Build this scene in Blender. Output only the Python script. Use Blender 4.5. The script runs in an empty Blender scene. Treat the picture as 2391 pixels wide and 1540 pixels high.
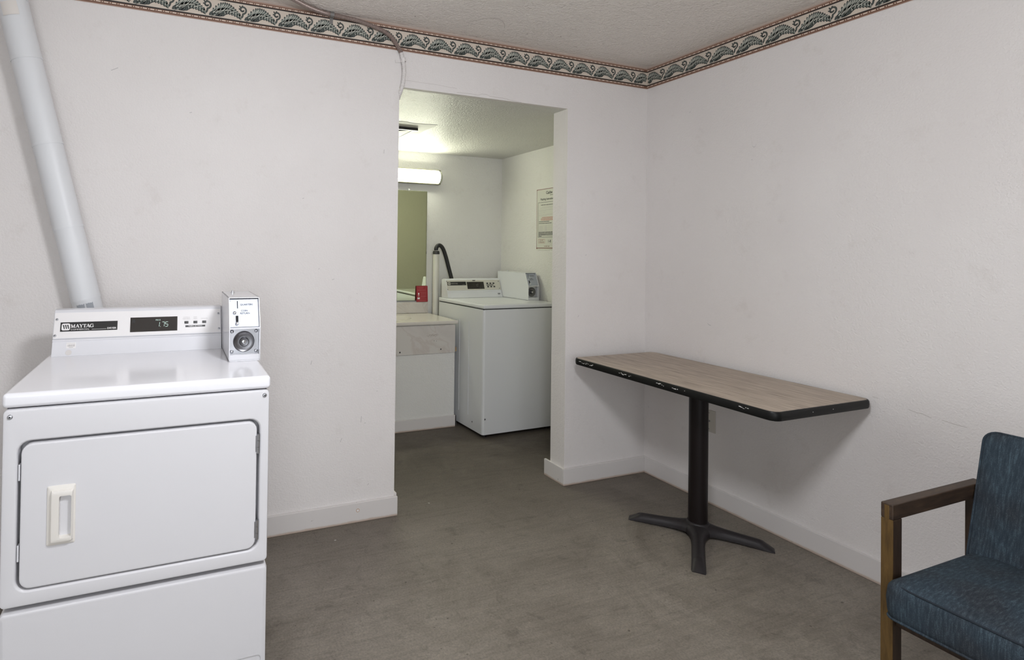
import bpy, bmesh, math, random
from mathutils import Matrix, Vector
from math import sin, cos, pi, radians
random.seed(7)
S = bpy.context.scene
COL = S.collection

# ------------------------------------------------------------------ camera
cam = bpy.data.cameras.new('camera')
camo = bpy.data.objects.new('camera', cam)
COL.objects.link(camo)
S.camera = camo
yaw, pitch, roll = -0.3756, 0.0097, 0.0133
Fv = Vector((-sin(yaw) * cos(pitch), cos(yaw) * cos(pitch), sin(pitch)))
Rv = Vector((cos(yaw), sin(yaw), 0))
Uv = Rv.cross(Fv)
R2 = Rv * cos(roll) + Uv * sin(roll)
U2 = Uv * cos(roll) - Rv * sin(roll)
m = Matrix.Identity(4)
for i in range(3):
    m[i][0], m[i][1], m[i][2] = R2[i], U2[i], -Fv[i]
m.translation = Vector((-2.6567, -2.5728, 1.3118))
camo.matrix_world = m
cam.sensor_fit = 'HORIZONTAL'
cam.sensor_width = 36.0
cam.lens = 1297.26 / 2391 * 36
cam.shift_x = (1195.5 - 919.07) / 2391
cam.shift_y = -(770 - 571.68) / 2391
cam.clip_start = 0.05

# ------------------------------------------------------------------ light
S.view_settings.view_transform = 'Standard'
S.view_settings.look = 'None'
S.view_settings.gamma = 1.0
S.view_settings.use_curve_mapping = False
S.view_settings.exposure = 0.0
w = bpy.data.worlds.new('sky'); S.world = w; w.use_nodes = True
bg = w.node_tree.nodes['Background']
bg.inputs[0].default_value = (0.75, 0.85, 1.0, 1); bg.inputs[1].default_value = 0.6

def area(name, loc, target, sx, sy, power, col):
    l = bpy.data.lights.new(name, 'AREA'); l.shape = 'RECTANGLE'
    l.size, l.size_y, l.energy, l.color = sx, sy, power, col
    o = bpy.data.objects.new(name, l); COL.objects.link(o)
    o.location = loc
    o.rotation_euler = (Vector(target) - Vector(loc)).to_track_quat('-Z', 'Y').to_euler()
    return o

# unseen fill light added at the rear doors in place of daylight
area('rear_daylight_fill', (-3.1, -5.12, 1.25), (-3.1, 0, 1.25), 1.9, 1.9, 44, (0.93, 0.96, 1.0))

# ------------------------------------------------------------------ materials
MATS = {}
def new_mat(name):
    mt = bpy.data.materials.new(name); mt.use_nodes = True
    nt = mt.node_tree
    return mt, nt, nt.nodes['Principled BSDF']

def N(nt, typ, **kw):
    n = nt.nodes.new(typ)
    for k, v in kw.items():
        if hasattr(n, k) and not isinstance(v, tuple): setattr(n, k, v)
        else: n.inputs[k].default_value = v
    return n

def plain(name, col, rough=0.5, metal=0.0, coat=0.0, emit=None, estr=0.0, bump=0.0, bscale=100.0, spec=0.5):
    if name in MATS: return MATS[name]
    mt, nt, b = new_mat(name)
    b.inputs['Base Color'].default_value = (*col, 1)
    b.inputs['Roughness'].default_value = rough
    b.inputs['Metallic'].default_value = metal
    b.inputs['Coat Weight'].default_value = coat
    b.inputs['Coat Roughness'].default_value = 0.08
    b.inputs['Specular IOR Level'].default_value = spec
    if emit:
        b.inputs['Emission Color'].default_value = (*emit, 1)
        b.inputs['Emission Strength'].default_value = estr
    if bump:
        tc = N(nt, 'ShaderNodeTexCoord')
        no = N(nt, 'ShaderNodeTexNoise', Scale=bscale, Detail=3.0)
        nt.links.new(tc.outputs['Object'], no.inputs['Vector'])
        bp = N(nt, 'ShaderNodeBump', Strength=bump, Distance=0.002)
        nt.links.new(no.outputs['Fac'], bp.inputs['Height'])
        nt.links.new(bp.outputs['Normal'], b.inputs['Normal'])
    MATS[name] = mt
    return mt

def ramp(nt, stops):
    r = nt.nodes.new('ShaderNodeValToRGB')
    e = r.color_ramp.elements
    while len(e) < len(stops): e.new(0.5)
    for k, (p, c) in enumerate(stops):
        e[k].position = p; e[k].color = (*c, 1)
    return r

def wall_mat(name, c1, c2, scale=125.0, strength=0.46, dist=0.005, rough=0.62, mottled=1.3):
    mt, nt, b = new_mat(name); L = nt.links.new
    tc = N(nt, 'ShaderNodeTexCoord')
    big = N(nt, 'ShaderNodeTexNoise', Scale=mottled, Detail=4.0, Roughness=0.55)
    L(tc.outputs['Object'], big.inputs['Vector'])
    r = ramp(nt, [(0.35, c1), (0.68, c2)])
    L(big.outputs['Fac'], r.inputs['Fac'])
    # faint smudges
    sm = N(nt, 'ShaderNodeTexNoise', Scale=7.0, Detail=6.0, Roughness=0.7)
    L(tc.outputs['Object'], sm.inputs['Vector'])
    r2 = ramp(nt, [(0.30, (0.90, 0.885, 0.87)), (0.42, (1, 1, 1))])
    L(sm.outputs['Fac'], r2.inputs['Fac'])
    mx = N(nt, 'ShaderNodeMix', data_type='RGBA', blend_type='MULTIPLY')
    mx.inputs[0].default_value = 0.55
    L(r.outputs['Color'], mx.inputs[6]); L(r2.outputs['Color'], mx.inputs[7])
    L(mx.outputs[2], b.inputs['Base Color'])
    b.inputs['Roughness'].default_value = rough
    n1 = N(nt, 'ShaderNodeTexNoise', Scale=scale, Detail=3.0, Roughness=0.55, Distortion=0.4)
    n2 = N(nt, 'ShaderNodeTexNoise', Scale=scale * 0.35, Detail=2.0)
    L(tc.outputs['Object'], n1.inputs['Vector']); L(tc.outputs['Object'], n2.inputs['Vector'])
    ad = N(nt, 'ShaderNodeMath', operation='MULTIPLY_ADD'); ad.inputs[1].default_value = 0.6
    L(n2.outputs['Fac'], ad.inputs[0]); L(n1.outputs['Fac'], ad.inputs[2])
    bp = N(nt, 'ShaderNodeBump', Strength=strength, Distance=dist)
    L(ad.outputs[0], bp.inputs['Height']); L(bp.outputs['Normal'], b.inputs['Normal'])
    MATS[name] = mt
    return mt

def floor_mat():
    mt, nt, b = new_mat('concrete'); L = nt.links.new
    tc = N(nt, 'ShaderNodeTexCoord')
    n1 = N(nt, 'ShaderNodeTexNoise', Scale=2.0, Detail=10.0, Roughness=0.72, Distortion=0.6)
    mo = N(nt, 'ShaderNodeMapping'); mo.inputs['Location'].default_value = (3.7, 8.2, 1.3)
    L(tc.outputs['Object'], mo.inputs['Vector']); L(mo.outputs['Vector'], n1.inputs['Vector'])
    r1 = ramp(nt, [(0.30, (0.128, 0.111, 0.090)), (0.5, (0.190, 0.168, 0.140)), (0.70, (0.255, 0.228, 0.194))])
    L(n1.outputs['Fac'], r1.inputs['Fac'])
    n2 = N(nt, 'ShaderNodeTexNoise', Scale=14.0, Detail=8.0, Roughness=0.7, Distortion=0.8)
    L(tc.outputs['Object'], n2.inputs['Vector'])
    r2 = ramp(nt, [(0.30, (0.62, 0.61, 0.60)), (0.45, (1, 1, 1)), (0.62, (1, 1, 1)), (0.75, (1.22, 1.2, 1.16))])
    L(n2.outputs['Fac'], r2.inputs['Fac'])
    m1 = N(nt, 'ShaderNodeMix', data_type='RGBA', blend_type='MULTIPLY'); m1.inputs[0].default_value = 0.8
    L(r1.outputs['Color'], m1.inputs[6]); L(r2.outputs['Color'], m1.inputs[7])
    # trowel streaks
    mp = N(nt, 'ShaderNodeMapping'); mp.inputs['Scale'].default_value = (3.0, 40.0, 1); mp.inputs['Rotation'].default_value = (0, 0, 0.6)
    L(tc.outputs['Object'], mp.inputs['Vector'])
    n3 = N(nt, 'ShaderNodeTexNoise', Scale=1.5, Detail=5.0, Roughness=0.65, Distortion=1.0)
    L(mp.outputs['Vector'], n3.inputs['Vector'])
    r3 = ramp(nt, [(0.34, (0.80, 0.79, 0.78)), (0.5, (1, 1, 1)), (0.7, (1.10, 1.09, 1.07))])
    L(n3.outputs['Fac'], r3.inputs['Fac'])
    m2 = N(nt, 'ShaderNodeMix', data_type='RGBA', blend_type='MULTIPLY'); m2.inputs[0].default_value = 0.7
    L(m1.outputs[2], m2.inputs[6]); L(r3.outputs['Color'], m2.inputs[7])
    # dark drips and pale paint specks
    v = N(nt, 'ShaderNodeTexVoronoi', Scale=7.0); v.inputs['Randomness'].default_value = 1.0
    L(tc.outputs['Object'], v.inputs['Vector'])
    n4 = N(nt, 'ShaderNodeTexNoise', Scale=60.0, Detail=3.0); L(tc.outputs['Object'], n4.inputs['Vector'])
    n5 = N(nt, 'ShaderNodeTexNoise', Scale=130.0, Detail=5.0, Roughness=0.8); L(tc.outputs['Object'], n5.inputs['Vector'])
    r7 = ramp(nt, [(0.28, (0.60, 0.59, 0.58)), (0.48, (1, 1, 1)), (0.74, (1.42, 1.40, 1.37))]); L(n5.outputs['Fac'], r7.inputs['Fac'])
    m6 = N(nt, 'ShaderNodeMix', data_type='RGBA', blend_type='MULTIPLY'); m6.inputs[0].default_value = 0.9
    L(m2.outputs[2], m6.inputs[6]); L(r7.outputs['Color'], m6.inputs[7]); m2 = m6
    sb = N(nt, 'ShaderNodeMath', operation='MULTIPLY_ADD'); sb.inputs[1].default_value = 0.09
    L(n4.outputs['Fac'], sb.inputs[0]); L(v.outputs['Distance'], sb.inputs[2])
    r4 = ramp(nt, [(0.062, (0.30, 0.28, 0.27)), (0.085, (1, 1, 1))])
    L(sb.outputs[0], r4.inputs['Fac'])
    m3 = N(nt, 'ShaderNodeMix', data_type='RGBA', blend_type='MULTIPLY'); m3.inputs[0].default_value = 0.8
    L(m2.outputs[2], m3.inputs[6]); L(r4.outputs['Color'], m3.inputs[7])
    v3 = N(nt, 'ShaderNodeTexVoronoi', Scale=19.0); L(tc.outputs['Object'], v3.inputs['Vector'])
    sb3 = N(nt, 'ShaderNodeMath', operation='MULTIPLY_ADD'); sb3.inputs[1].default_value = 0.22
    L(n4.outputs['Fac'], sb3.inputs[0]); L(v3.outputs['Distance'], sb3.inputs[2])
    r8 = ramp(nt, [(0.145, (0.42, 0.40, 0.39)), (0.175, (1, 1, 1))]); L(sb3.outputs[0], r8.inputs['Fac'])
    m7 = N(nt, 'ShaderNodeMix', data_type='RGBA', blend_type='MULTIPLY'); m7.inputs[0].default_value = 0.75
    L(m3.outputs[2], m7.inputs[6]); L(r8.outputs['Color'], m7.inputs[7]); m3 = m7
    v2 = N(nt, 'ShaderNodeTexVoronoi', Scale=4.3); L(tc.outputs['Object'], v2.inputs['Vector'])
    sb2 = N(nt, 'ShaderNodeMath', operation='MULTIPLY_ADD'); sb2.inputs[1].default_value = 0.05
    L(n4.outputs['Fac'], sb2.inputs[0]); L(v2.outputs['Distance'], sb2.inputs[2])
    r5 = ramp(nt, [(0.046, (1, 1, 1)), (0.056, (0, 0, 0))])
    L(sb2.outputs[0], r5.inputs['Fac'])
    m4 = N(nt, 'ShaderNodeMix', data_type='RGBA'); L(r5.outputs['Color'], m4.inputs[0])
    L(m3.outputs[2], m4.inputs[6]); m4.inputs[7].default_value = (0.5, 0.48, 0.44, 1)
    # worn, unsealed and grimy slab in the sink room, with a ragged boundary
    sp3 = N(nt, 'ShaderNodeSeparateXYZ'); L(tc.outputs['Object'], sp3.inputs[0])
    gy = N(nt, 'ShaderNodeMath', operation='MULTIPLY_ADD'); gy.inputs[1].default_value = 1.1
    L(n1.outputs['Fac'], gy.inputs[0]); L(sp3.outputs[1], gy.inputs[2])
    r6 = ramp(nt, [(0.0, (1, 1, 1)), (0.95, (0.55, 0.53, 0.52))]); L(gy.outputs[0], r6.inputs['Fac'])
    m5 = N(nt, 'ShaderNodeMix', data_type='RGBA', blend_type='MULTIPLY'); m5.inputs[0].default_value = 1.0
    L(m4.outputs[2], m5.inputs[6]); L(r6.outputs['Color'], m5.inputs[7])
    L(m5.outputs[2], b.inputs['Base Color'])
    rr = N(nt, 'ShaderNodeMapRange'); rr.inputs[3].default_value = 0.48; rr.inputs[4].default_value = 0.75; b.inputs['Specular IOR Level'].default_value = 0.35
    L(n2.outputs['Fac'], rr.inputs[0]); L(rr.outputs[0], b.inputs['Roughness'])
    bp = N(nt, 'ShaderNodeBump', Strength=0.12, Distance=0.003)
    L(n2.outputs['Fac'], bp.inputs['Height']); L(bp.outputs['Normal'], b.inputs['Normal'])
    MATS['concrete'] = mt
    return mt

def streak_mat(name, stops, scale, sc=18.0, rough=0.45, det=6.0, bump=0.05, fine=None):
    """grain running along one axis"""
    mt, nt, b = new_mat(name); L = nt.links.new
    tc = N(nt, 'ShaderNodeTexCoord'); mp = N(nt, 'ShaderNodeMapping')
    mp.inputs['Scale'].default_value = scale
    L(tc.outputs['Object'], mp.inputs['Vector'])
    n = N(nt, 'ShaderNodeTexNoise', Scale=sc, Detail=det, Roughness=0.65, Distortion=0.25)
    L(mp.outputs['Vector'], n.inputs['Vector'])
    r = ramp(nt, stops); L(n.outputs['Fac'], r.inputs['Fac'])
    L(r.outputs['Color'], b.inputs['Base Color'])
    b.inputs['Roughness'].default_value = rough
    bp = N(nt, 'ShaderNodeBump', Strength=bump, Distance=0.001)
    L(n.outputs['Fac'], bp.inputs['Height']); L(bp.outputs['Normal'], b.inputs['Normal'])
    MATS[name] = mt
    return mt

def fabric_mat():
    mt, nt, b = new_mat('blue_tweed'); L = nt.links.new
    tc = N(nt, 'ShaderNodeTexCoord')
    mp = N(nt, 'ShaderNodeMapping'); mp.inputs['Scale'].default_value = (20, 85, 9)
    L(tc.outputs['Object'], mp.inputs['Vector'])
    n1 = N(nt, 'ShaderNodeTexNoise', Scale=2.2, Detail=6.0, Roughness=0.7); L(mp.outputs['Vector'], n1.inputs['Vector'])
    n2 = N(nt, 'ShaderNodeTexNoise', Scale=520.0, Detail=3.0, Roughness=0.7); L(tc.outputs['Object'], n2.inputs['Vector'])
    ad = N(nt, 'ShaderNodeMath', operation='MULTIPLY_ADD'); ad.inputs[1].default_value = 0.65
    L(n2.outputs['Fac'], ad.inputs[0]); L(n1.outputs['Fac'], ad.inputs[2])
    r = ramp(nt, [(0.50, (0.0150, 0.0218, 0.030)), (0.86, (0.034, 0.047, 0.060)), (1.08, (0.062, 0.088, 0.106))])
    L(ad.outputs[0], r.inputs['Fac'])
    n3 = N(nt, 'ShaderNodeTexNoise', Scale=9.0, Detail=3.0); L(tc.outputs['Object'], n3.inputs['Vector'])
    r3 = ramp(nt, [(0.36, (0.92, 0.80, 0.76)), (0.62, (1.02, 1.05, 1.06))]); L(n3.outputs['Fac'], r3.inputs['Fac'])
    mx = N(nt, 'ShaderNodeMix', data_type='RGBA', blend_type='MULTIPLY'); mx.inputs[0].default_value = 1.0
    L(r.outputs['Color'], mx.inputs[6]); L(r3.outputs['Color'], mx.inputs[7])
    L(mx.outputs[2], b.inputs['Base Color'])
    b.inputs['Roughness'].default_value = 0.9
    b.inputs['Specular IOR Level'].default_value = 0.15
    bp = N(nt, 'ShaderNodeBump', Strength=0.5, Distance=0.0012)
    L(n2.outputs['Fac'], bp.inputs['Height']); L(bp.outputs['Normal'], b.inputs['Normal'])
    MATS['blue_tweed'] = mt
    return mt

def marble_mat():
    mt, nt, b = new_mat('cultured_marble'); L = nt.links.new
    tc = N(nt, 'ShaderNodeTexCoord')
    n = N(nt, 'ShaderNodeTexNoise', Scale=3.2, Detail=5.0, Roughness=0.5, Distortion=2.2)
    L(tc.outputs['Object'], n.inputs['Vector'])
    r = ramp(nt, [(0.40, (0.60, 0.57, 0.53)), (0.47, (0.60, 0.57, 0.53)), (0.505, (0.545, 0.495, 0.455)), (0.545, (0.60, 0.565, 0.53)), (0.66, (0.56, 0.525, 0.49))])
    L(n.outputs['Fac'], r.inputs['Fac']); L(r.outputs['Color'], b.inputs['Base Color'])
    b.inputs['Roughness'].default_value = 0.4
    MATS['cultured_marble'] = mt
    return mt

def board_mat():
    """painted baseboard: chips of dirt and a worn tan foot"""
    mt, nt, b = new_mat('baseboard_paint'); L = nt.links.new
    tc = N(nt, 'ShaderNodeTexCoord'); sx = N(nt, 'ShaderNodeSeparateXYZ')
    L(tc.outputs['Object'], sx.inputs[0])
    n = N(nt, 'ShaderNodeTexNoise', Scale=11.0, Detail=6.0, Roughness=0.7); L(tc.outputs['Object'], n.inputs['Vector'])
    ma = N(nt, 'ShaderNodeMath', operation='MULTIPLY_ADD'); ma.inputs[1].default_value = -0.013
    L(n.outputs['Fac'], ma.inputs[0]); L(sx.outputs[2], ma.inputs[2])
    r = ramp(nt, [(0.0, (0.50, 0.40, 0.33)), (0.006, (0.66, 0.63, 0.61))])
    L(ma.outputs[0], r.inputs['Fac'])
    n2 = N(nt, 'ShaderNodeTexNoise', Scale=38.0, Detail=4.0, Roughness=0.6); L(tc.outputs['Object'], n2.inputs['Vector'])
    r2 = ramp(nt, [(0.24, (0.35, 0.32, 0.30)), (0.30, (1, 1, 1))]); L(n2.outputs['Fac'], r2.inputs['Fac'])
    mx = N(nt, 'ShaderNodeMix', data_type='RGBA', blend_type='MULTIPLY'); mx.inputs[0].default_value = 0.8
    L(r.outputs['Color'], mx.inputs[6]); L(r2.outputs['Color'], mx.inputs[7])
    L(mx.outputs[2], b.inputs['Base Color']); b.inputs['Roughness'].default_value = 0.42
    bp = N(nt, 'ShaderNodeBump', Strength=0.15, Distance=0.002)
    L(n.outputs['Fac'], bp.inputs['Height']); L(bp.outputs['Normal'], b.inputs['Normal'])
    MATS['baseboard_paint'] = mt
    return mt

W_PAINT = wall_mat('wall_paint', (0.718, 0.683, 0.664), (0.757, 0.726, 0.707))
W_SINK = wall_mat('sink_wall_paint', (0.70, 0.69, 0.655), (0.74, 0.73, 0.70), scale=120, strength=0.7, dist=0.005)
CEIL = wall_mat('ceiling_texture', (0.84, 0.785, 0.73), (0.88, 0.83, 0.775), scale=85, strength=1.0, dist=0.009, rough=0.5)
CEIL2 = wall_mat('popcorn_ceiling', (0.69, 0.68, 0.64), (0.74, 0.73, 0.69), scale=150, strength=1.0, dist=0.010, rough=0.4)
SMOOTH = plain('patch_plaster', (0.72, 0.71, 0.68), 0.6, bump=0.1, bscale=30)
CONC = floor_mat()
BOARD = board_mat()
MARBLE = marble_mat()
FABRIC = fabric_mat()
ENAMEL = plain('white_enamel', (0.72, 0.72, 0.75), 0.22, coat=0.5, bump=0.02, bscale=260)
ENAMEL_SHEEN = plain('white_enamel_panel', (0.70, 0.695, 0.715), 0.38, coat=0.15, bump=0.03, bscale=420)
WASHW = plain('washer_enamel', (0.66, 0.67, 0.68), 0.3, coat=0.3, bump=0.02, bscale=300)
PANEL = plain('console_panel', (0.80, 0.78, 0.775), 0.4)
PANEL_B = plain('console_panel_beige', (0.56, 0.54, 0.46), 0.4)
CREAM = plain('cream_plastic', (0.77, 0.74, 0.69), 0.4)
BLACK = plain('black_plastic', (0.012, 0.011, 0.011), 0.35)
GLASSB = plain('display_window', (0.018, 0.014, 0.012), 0.12, coat=0.4)
DARK = plain('dark_gap', (0.01, 0.01, 0.011), 0.8)
INK = plain('black_ink', (0.02, 0.02, 0.022), 0.6)
GREYINK = plain('grey_ink', (0.48, 0.46, 0.45), 0.6)
WINK = plain('white_ink', (0.82, 0.80, 0.79), 0.5)
REDINK = plain('red_ink', (0.40, 0.10, 0.05), 0.6)
STEEL = plain('zinc_steel', (0.50, 0.51, 0.54), 0.32, 1.0, bump=0.08, bscale=90)
CHROME = plain('chrome', (0.72, 0.73, 0.76), 0.12, 1.0)
PLATE = plain('silver_plate', (0.47, 0.50, 0.57), 0.5, 0.6)
DSTEEL = plain('dull_steel', (0.30, 0.30, 0.31), 0.4, 1.0)
LED = plain('led_digits', (0.3, 0.4, 0.36), 0.5, emit=(0.60, 0.82, 0.72), estr=0.55)
LED_DIM = plain('led_digits_dim', (0.1, 0.1, 0.09), 0.5, emit=(0.35, 0.4, 0.3), estr=0.05)

# ------------------------------------------------------------------ mesh builder
class MB:
    def __init__(s): s.bm = bmesh.new(); s.mats = []
    def mi(s, mat):
        if mat not in s.mats: s.mats.append(mat)
        return s.mats.index(mat)
    def _take(s, b2, mat, M=None):
        k = s.mi(mat); vm = {}
        for v in b2.verts:
            vm[v] = s.bm.verts.new((M @ v.co) if M else v.co)
        for f in b2.faces:
            try:
                nf = s.bm.faces.new([vm[v] for v in f.verts]); nf.material_index = k
            except ValueError: pass
        b2.free()
    def box(s, x0, x1, y0, y1, z0, z1, mat, bev=0.0, seg=2, M=None):
        b = bmesh.new()
        r = bmesh.ops.create_cube(b, size=1.0)
        for v in b.verts:
            v.co = Vector(((x0 + x1) / 2 + v.co.x * (x1 - x0), (y0 + y1) / 2 + v.co.y * (y1 - y0), (z0 + z1) / 2 + v.co.z * (z1 - z0)))
        if bev: bmesh.ops.bevel(b, geom=b.edges[:] , offset=bev, segments=seg, profile=0.5, affect='EDGES')
        s._take(b, mat, M); return s
    def poly(s, pts, mat, M=None):
        k = s.mi(mat)
        vs = [s.bm.verts.new((M @ Vector(p)) if M else Vector(p)) for p in pts]
        f = s.bm.faces.new(vs); f.material_index = k; return s
    def prism(s, pts, d0, d1, mat, axis='x', bev=0.0, M=None, seg=2):
        """pts in the plane perpendicular to axis: x->(y,z)  y->(x,z)  z->(x,y)"""
        def P(a, b, d):
            return Vector((d, a, b)) if axis == 'x' else Vector((a, d, b)) if axis == 'y' else Vector((a, b, d))
        b = bmesh.new()
        A = [b.verts.new(P(p[0], p[1], d0)) for p in pts]; B = [b.verts.new(P(p[0], p[1], d1)) for p in pts]
        n = len(pts)
        b.faces.new(A); b.faces.new(B[::-1])
        for i in range(n): b.faces.new((A[i], B[i], B[(i + 1) % n], A[(i + 1) % n]))
        bmesh.ops.recalc_face_normals(b, faces=b.faces[:])
        if bev: bmesh.ops.bevel(b, geom=b.edges[:], offset=bev, segments=seg, profile=0.5, affect='EDGES')
        s._take(b, mat, M); return s
    def loft(s, loops, mat, cap0=False, cap1=False, M=None, closed=True):
        b = bmesh.new()
        V = [[b.verts.new(p) for p in lp] for lp in loops]
        n = len(loops[0])
        for a, c in zip(V[:-1], V[1:]):
            for i in range(n if closed else n - 1):
                b.faces.new((a[i], a[(i + 1) % n], c[(i + 1) % n], c[i]))
        if cap0: b.faces.new(V[0])
        if cap1: b.faces.new(V[-1][::-1])
        bmesh.ops.recalc_face_normals(b, faces=b.faces[:])
        s._take(b, mat, M); return s
    def tube(s, pts, r, mat, n=12, cap=True, M=None):
        pts = [Vector(p) for p in pts]; loops = []
        rs = r if isinstance(r, (list, tuple)) else [r] * len(pts)
        t = (pts[1] - pts[0]).normalized()
        ref = Vector((0, 0, 1)) if abs(t.z) < 0.9 else Vector((1, 0, 0))
        a = t.cross(ref).normalized()
        for i, p in enumerate(pts):
            t = (pts[min(i + 1, len(pts) - 1)] - pts[max(i - 1, 0)]).normalized()
            a = (a - t * a.dot(t)).normalized(); c = t.cross(a)
            loops.append([p + (a * cos(2 * pi * k / n) + c * sin(2 * pi * k / n)) * rs[i] for k in range(n)])
        return s.loft(loops, mat, cap, cap, M)
    def cyl(s, p0, p1, r, mat, n=20, M=None, r1=None):
        return s.tube([p0, p1], [r, r1 if r1 is not None else r], mat, n, True, M)
    def lathe(s, prof, mat, n=28, M=None, cap=True):
        """profile of (radius, height) about local z"""
        loops = [[Vector((r * cos(2 * pi * k / n), r * sin(2 * pi * k / n), h)) for k in range(n)] for r, h in prof]
        return s.loft(loops, mat, cap, cap, M)
    def text(s, txt, size, mat, M, align='LEFT', sx=1.0, bold=0.0):
        cu = bpy.data.curves.new('t', 'FONT'); cu.body = txt; cu.size = size; cu.align_x = align
        cu.resolution_u = 3; cu.offset = bold
        o = bpy.data.objects.new('t', cu); COL.objects.link(o)
        dg = bpy.context.evaluated_depsgraph_get()
        me = bpy.data.meshes.new_from_object(o.evaluated_get(dg))
        b = bmesh.new(); b.from_mesh(me)
        s._take(b, mat, M @ Matrix.Diagonal((sx, 1, 1, 1)))
        bpy.data.objects.remove(o); bpy.data.curves.remove(cu); bpy.data.meshes.remove(me)
        return s
    def build(s, name, parent=None, smooth=35, loc=None):
        me = bpy.data.meshes.new(name); s.bm.normal_update(); s.bm.to_mesh(me); s.bm.free()
        for mt in s.mats: me.materials.append(mt)
        if smooth:
            me.polygons.foreach_set('use_smooth', [True] * len(me.polygons))
            me.set_sharp_from_angle(angle=radians(smooth))
        o = bpy.data.objects.new(name, me); COL.objects.link(o)
        if smooth:
            wn = o.modifiers.new('weighted_normals', 'WEIGHTED_NORMAL'); wn.keep_sharp = True
        if parent: o.parent = parent
        if loc: o.location = loc
        return o

def rrect(x0, x1, z0, z1, r, y, k=5):
    """rounded rectangle loop in the xz plane at depth y"""
    out = []
    for cx, cz, a0 in ((x1 - r, z1 - r, 0), (x0 + r, z1 - r, 90), (x0 + r, z0 + r, 180), (x1 - r, z0 + r, 270)):
        for i in range(k + 1):
            a = radians(a0 + 90 * i / k); out.append(Vector((cx + r * cos(a), y, cz + r * sin(a))))
    return out

def frame(o, u, v, n):
    M = Matrix.Identity(4)
    for i in range(3): M[i][0], M[i][1], M[i][2] = u[i], v[i], n[i]
    M.translation = Vector(o); return M

def thing(name, label, cat, loc=(0, 0, 0), rz=0.0, group=None):
    o = bpy.data.objects.new(name, None); COL.objects.link(o)
    o.empty_display_size = 0.1
    o.location = loc; o.rotation_euler = (0, 0, rz)
    o['label'] = label; o['category'] = cat
    if group: o['group'] = group
    return o
def tag(o, label, cat, group=None):
    o['label'] = label; o['category'] = cat
    if group: o['group'] = group
    return o
def struct(o): o['kind'] = 'structure'; return o

def spline(pts, n=8):
    """Catmull-Rom through the points"""
    P = [Vector(p) for p in pts]; out = []
    for i in range(len(P) - 1):
        p0, p1, p2, p3 = P[max(i - 1, 0)], P[i], P[i + 1], P[min(i + 2, len(P) - 1)]
        for k in range(n):
            t = k / n
            out.append(0.5 * ((2 * p1) + (p2 - p0) * t + (2 * p0 - 5 * p1 + 4 * p2 - p3) * t * t + (3 * p1 - p0 - 3 * p2 + p3) * t ** 3))
    out.append(P[-1]); return out

# ------------------------------------------------------------------ room shell
XL, YR, ZC = -4.60, -5.20, 2.440          # left wall, rear wall, ceiling
OL, OR, OT = -1.622, -0.588, 2.130        # opening left, right, top
TW = 0.125                                # partition thickness
SB, SX, SL = 1.645, 0.028, -2.00          # sink room back wall, right wall, left wall

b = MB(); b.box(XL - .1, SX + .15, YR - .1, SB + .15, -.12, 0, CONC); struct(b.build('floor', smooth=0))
b = MB(); b.box(XL - .1, .12, YR - .1, 0.03, ZC, ZC + .1, CEIL); HAIR = plain('hairline_crack', (0.30, 0.26, 0.23), 0.8)
hc = [(-1.335, -.16), (-1.30, -.215), (-1.26, -.250), (-1.215, -.262), (-1.18, -.245), (-1.15, -.215), (-1.125, -.175)]
for (xa, ya), (xb, yb) in zip(hc[:-1], hc[1:]):
    b.poly([(xa, ya, ZC - .0008), (xb, yb, ZC - .0008), (xb, yb + .0016, ZC - .0008), (xa, ya + .0016, ZC - .0008)], HAIR)
for x, y in ((-.98, -.16), (-.80, -.20), (-1.60, -.13)): b.box(x, x + .006, y, y + .004, ZC - .001, ZC, HAIR)
struct(b.build('ceiling', smooth=0))
b = MB()
b.prism([(XL - .1, 0), (OL, 0), (OL, OT), (OR, OT), (OR, 0), (.12, 0), (.12, ZC), (XL - .1, ZC)], 0, .03, W_PAINT, 'y', .0012)
b.box(XL - .1, OL, .03, TW, 0, ZC, W_PAINT)
b.box(OR, .12, .03, TW, 0, ZC, W_PAINT)
CRACK = plain('plaster_crack', (0.42, 0.38, 0.35), 0.8)
# chipped lip and hairline crack over the opening
random.seed(3)
cr = [(-1.60 + i * 0.05, 2.168 - 0.0007 * i + random.uniform(-.003, .003)) for i in range(7)]
for (xa, za), (xb, zb) in zip(cr[:-1], cr[1:]):
    b.poly([(xa, -.0008, za), (xb, -.0008, zb), (xb, -.0008, zb - .0009), (xa, -.0008, za - .0009)], CRACK)
cr = [(-1.30, 2.140), (-1.22, 2.143), (-1.17, 2.141), (-1.15, 2.149), (-1.12, 2.150), (-1.10, 2.143), (-1.02, 2.142), (-.97, 2.136), (-.90, 2.132)]
for (xa, za), (xb, zb) in zip(cr[:-1], cr[1:]):
    b.poly([(xa, -.0008, za), (xb, -.0008, zb), (xb, -.0008, zb - .0013), (xa, -.0008, za - .0013)], CRACK)
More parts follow.
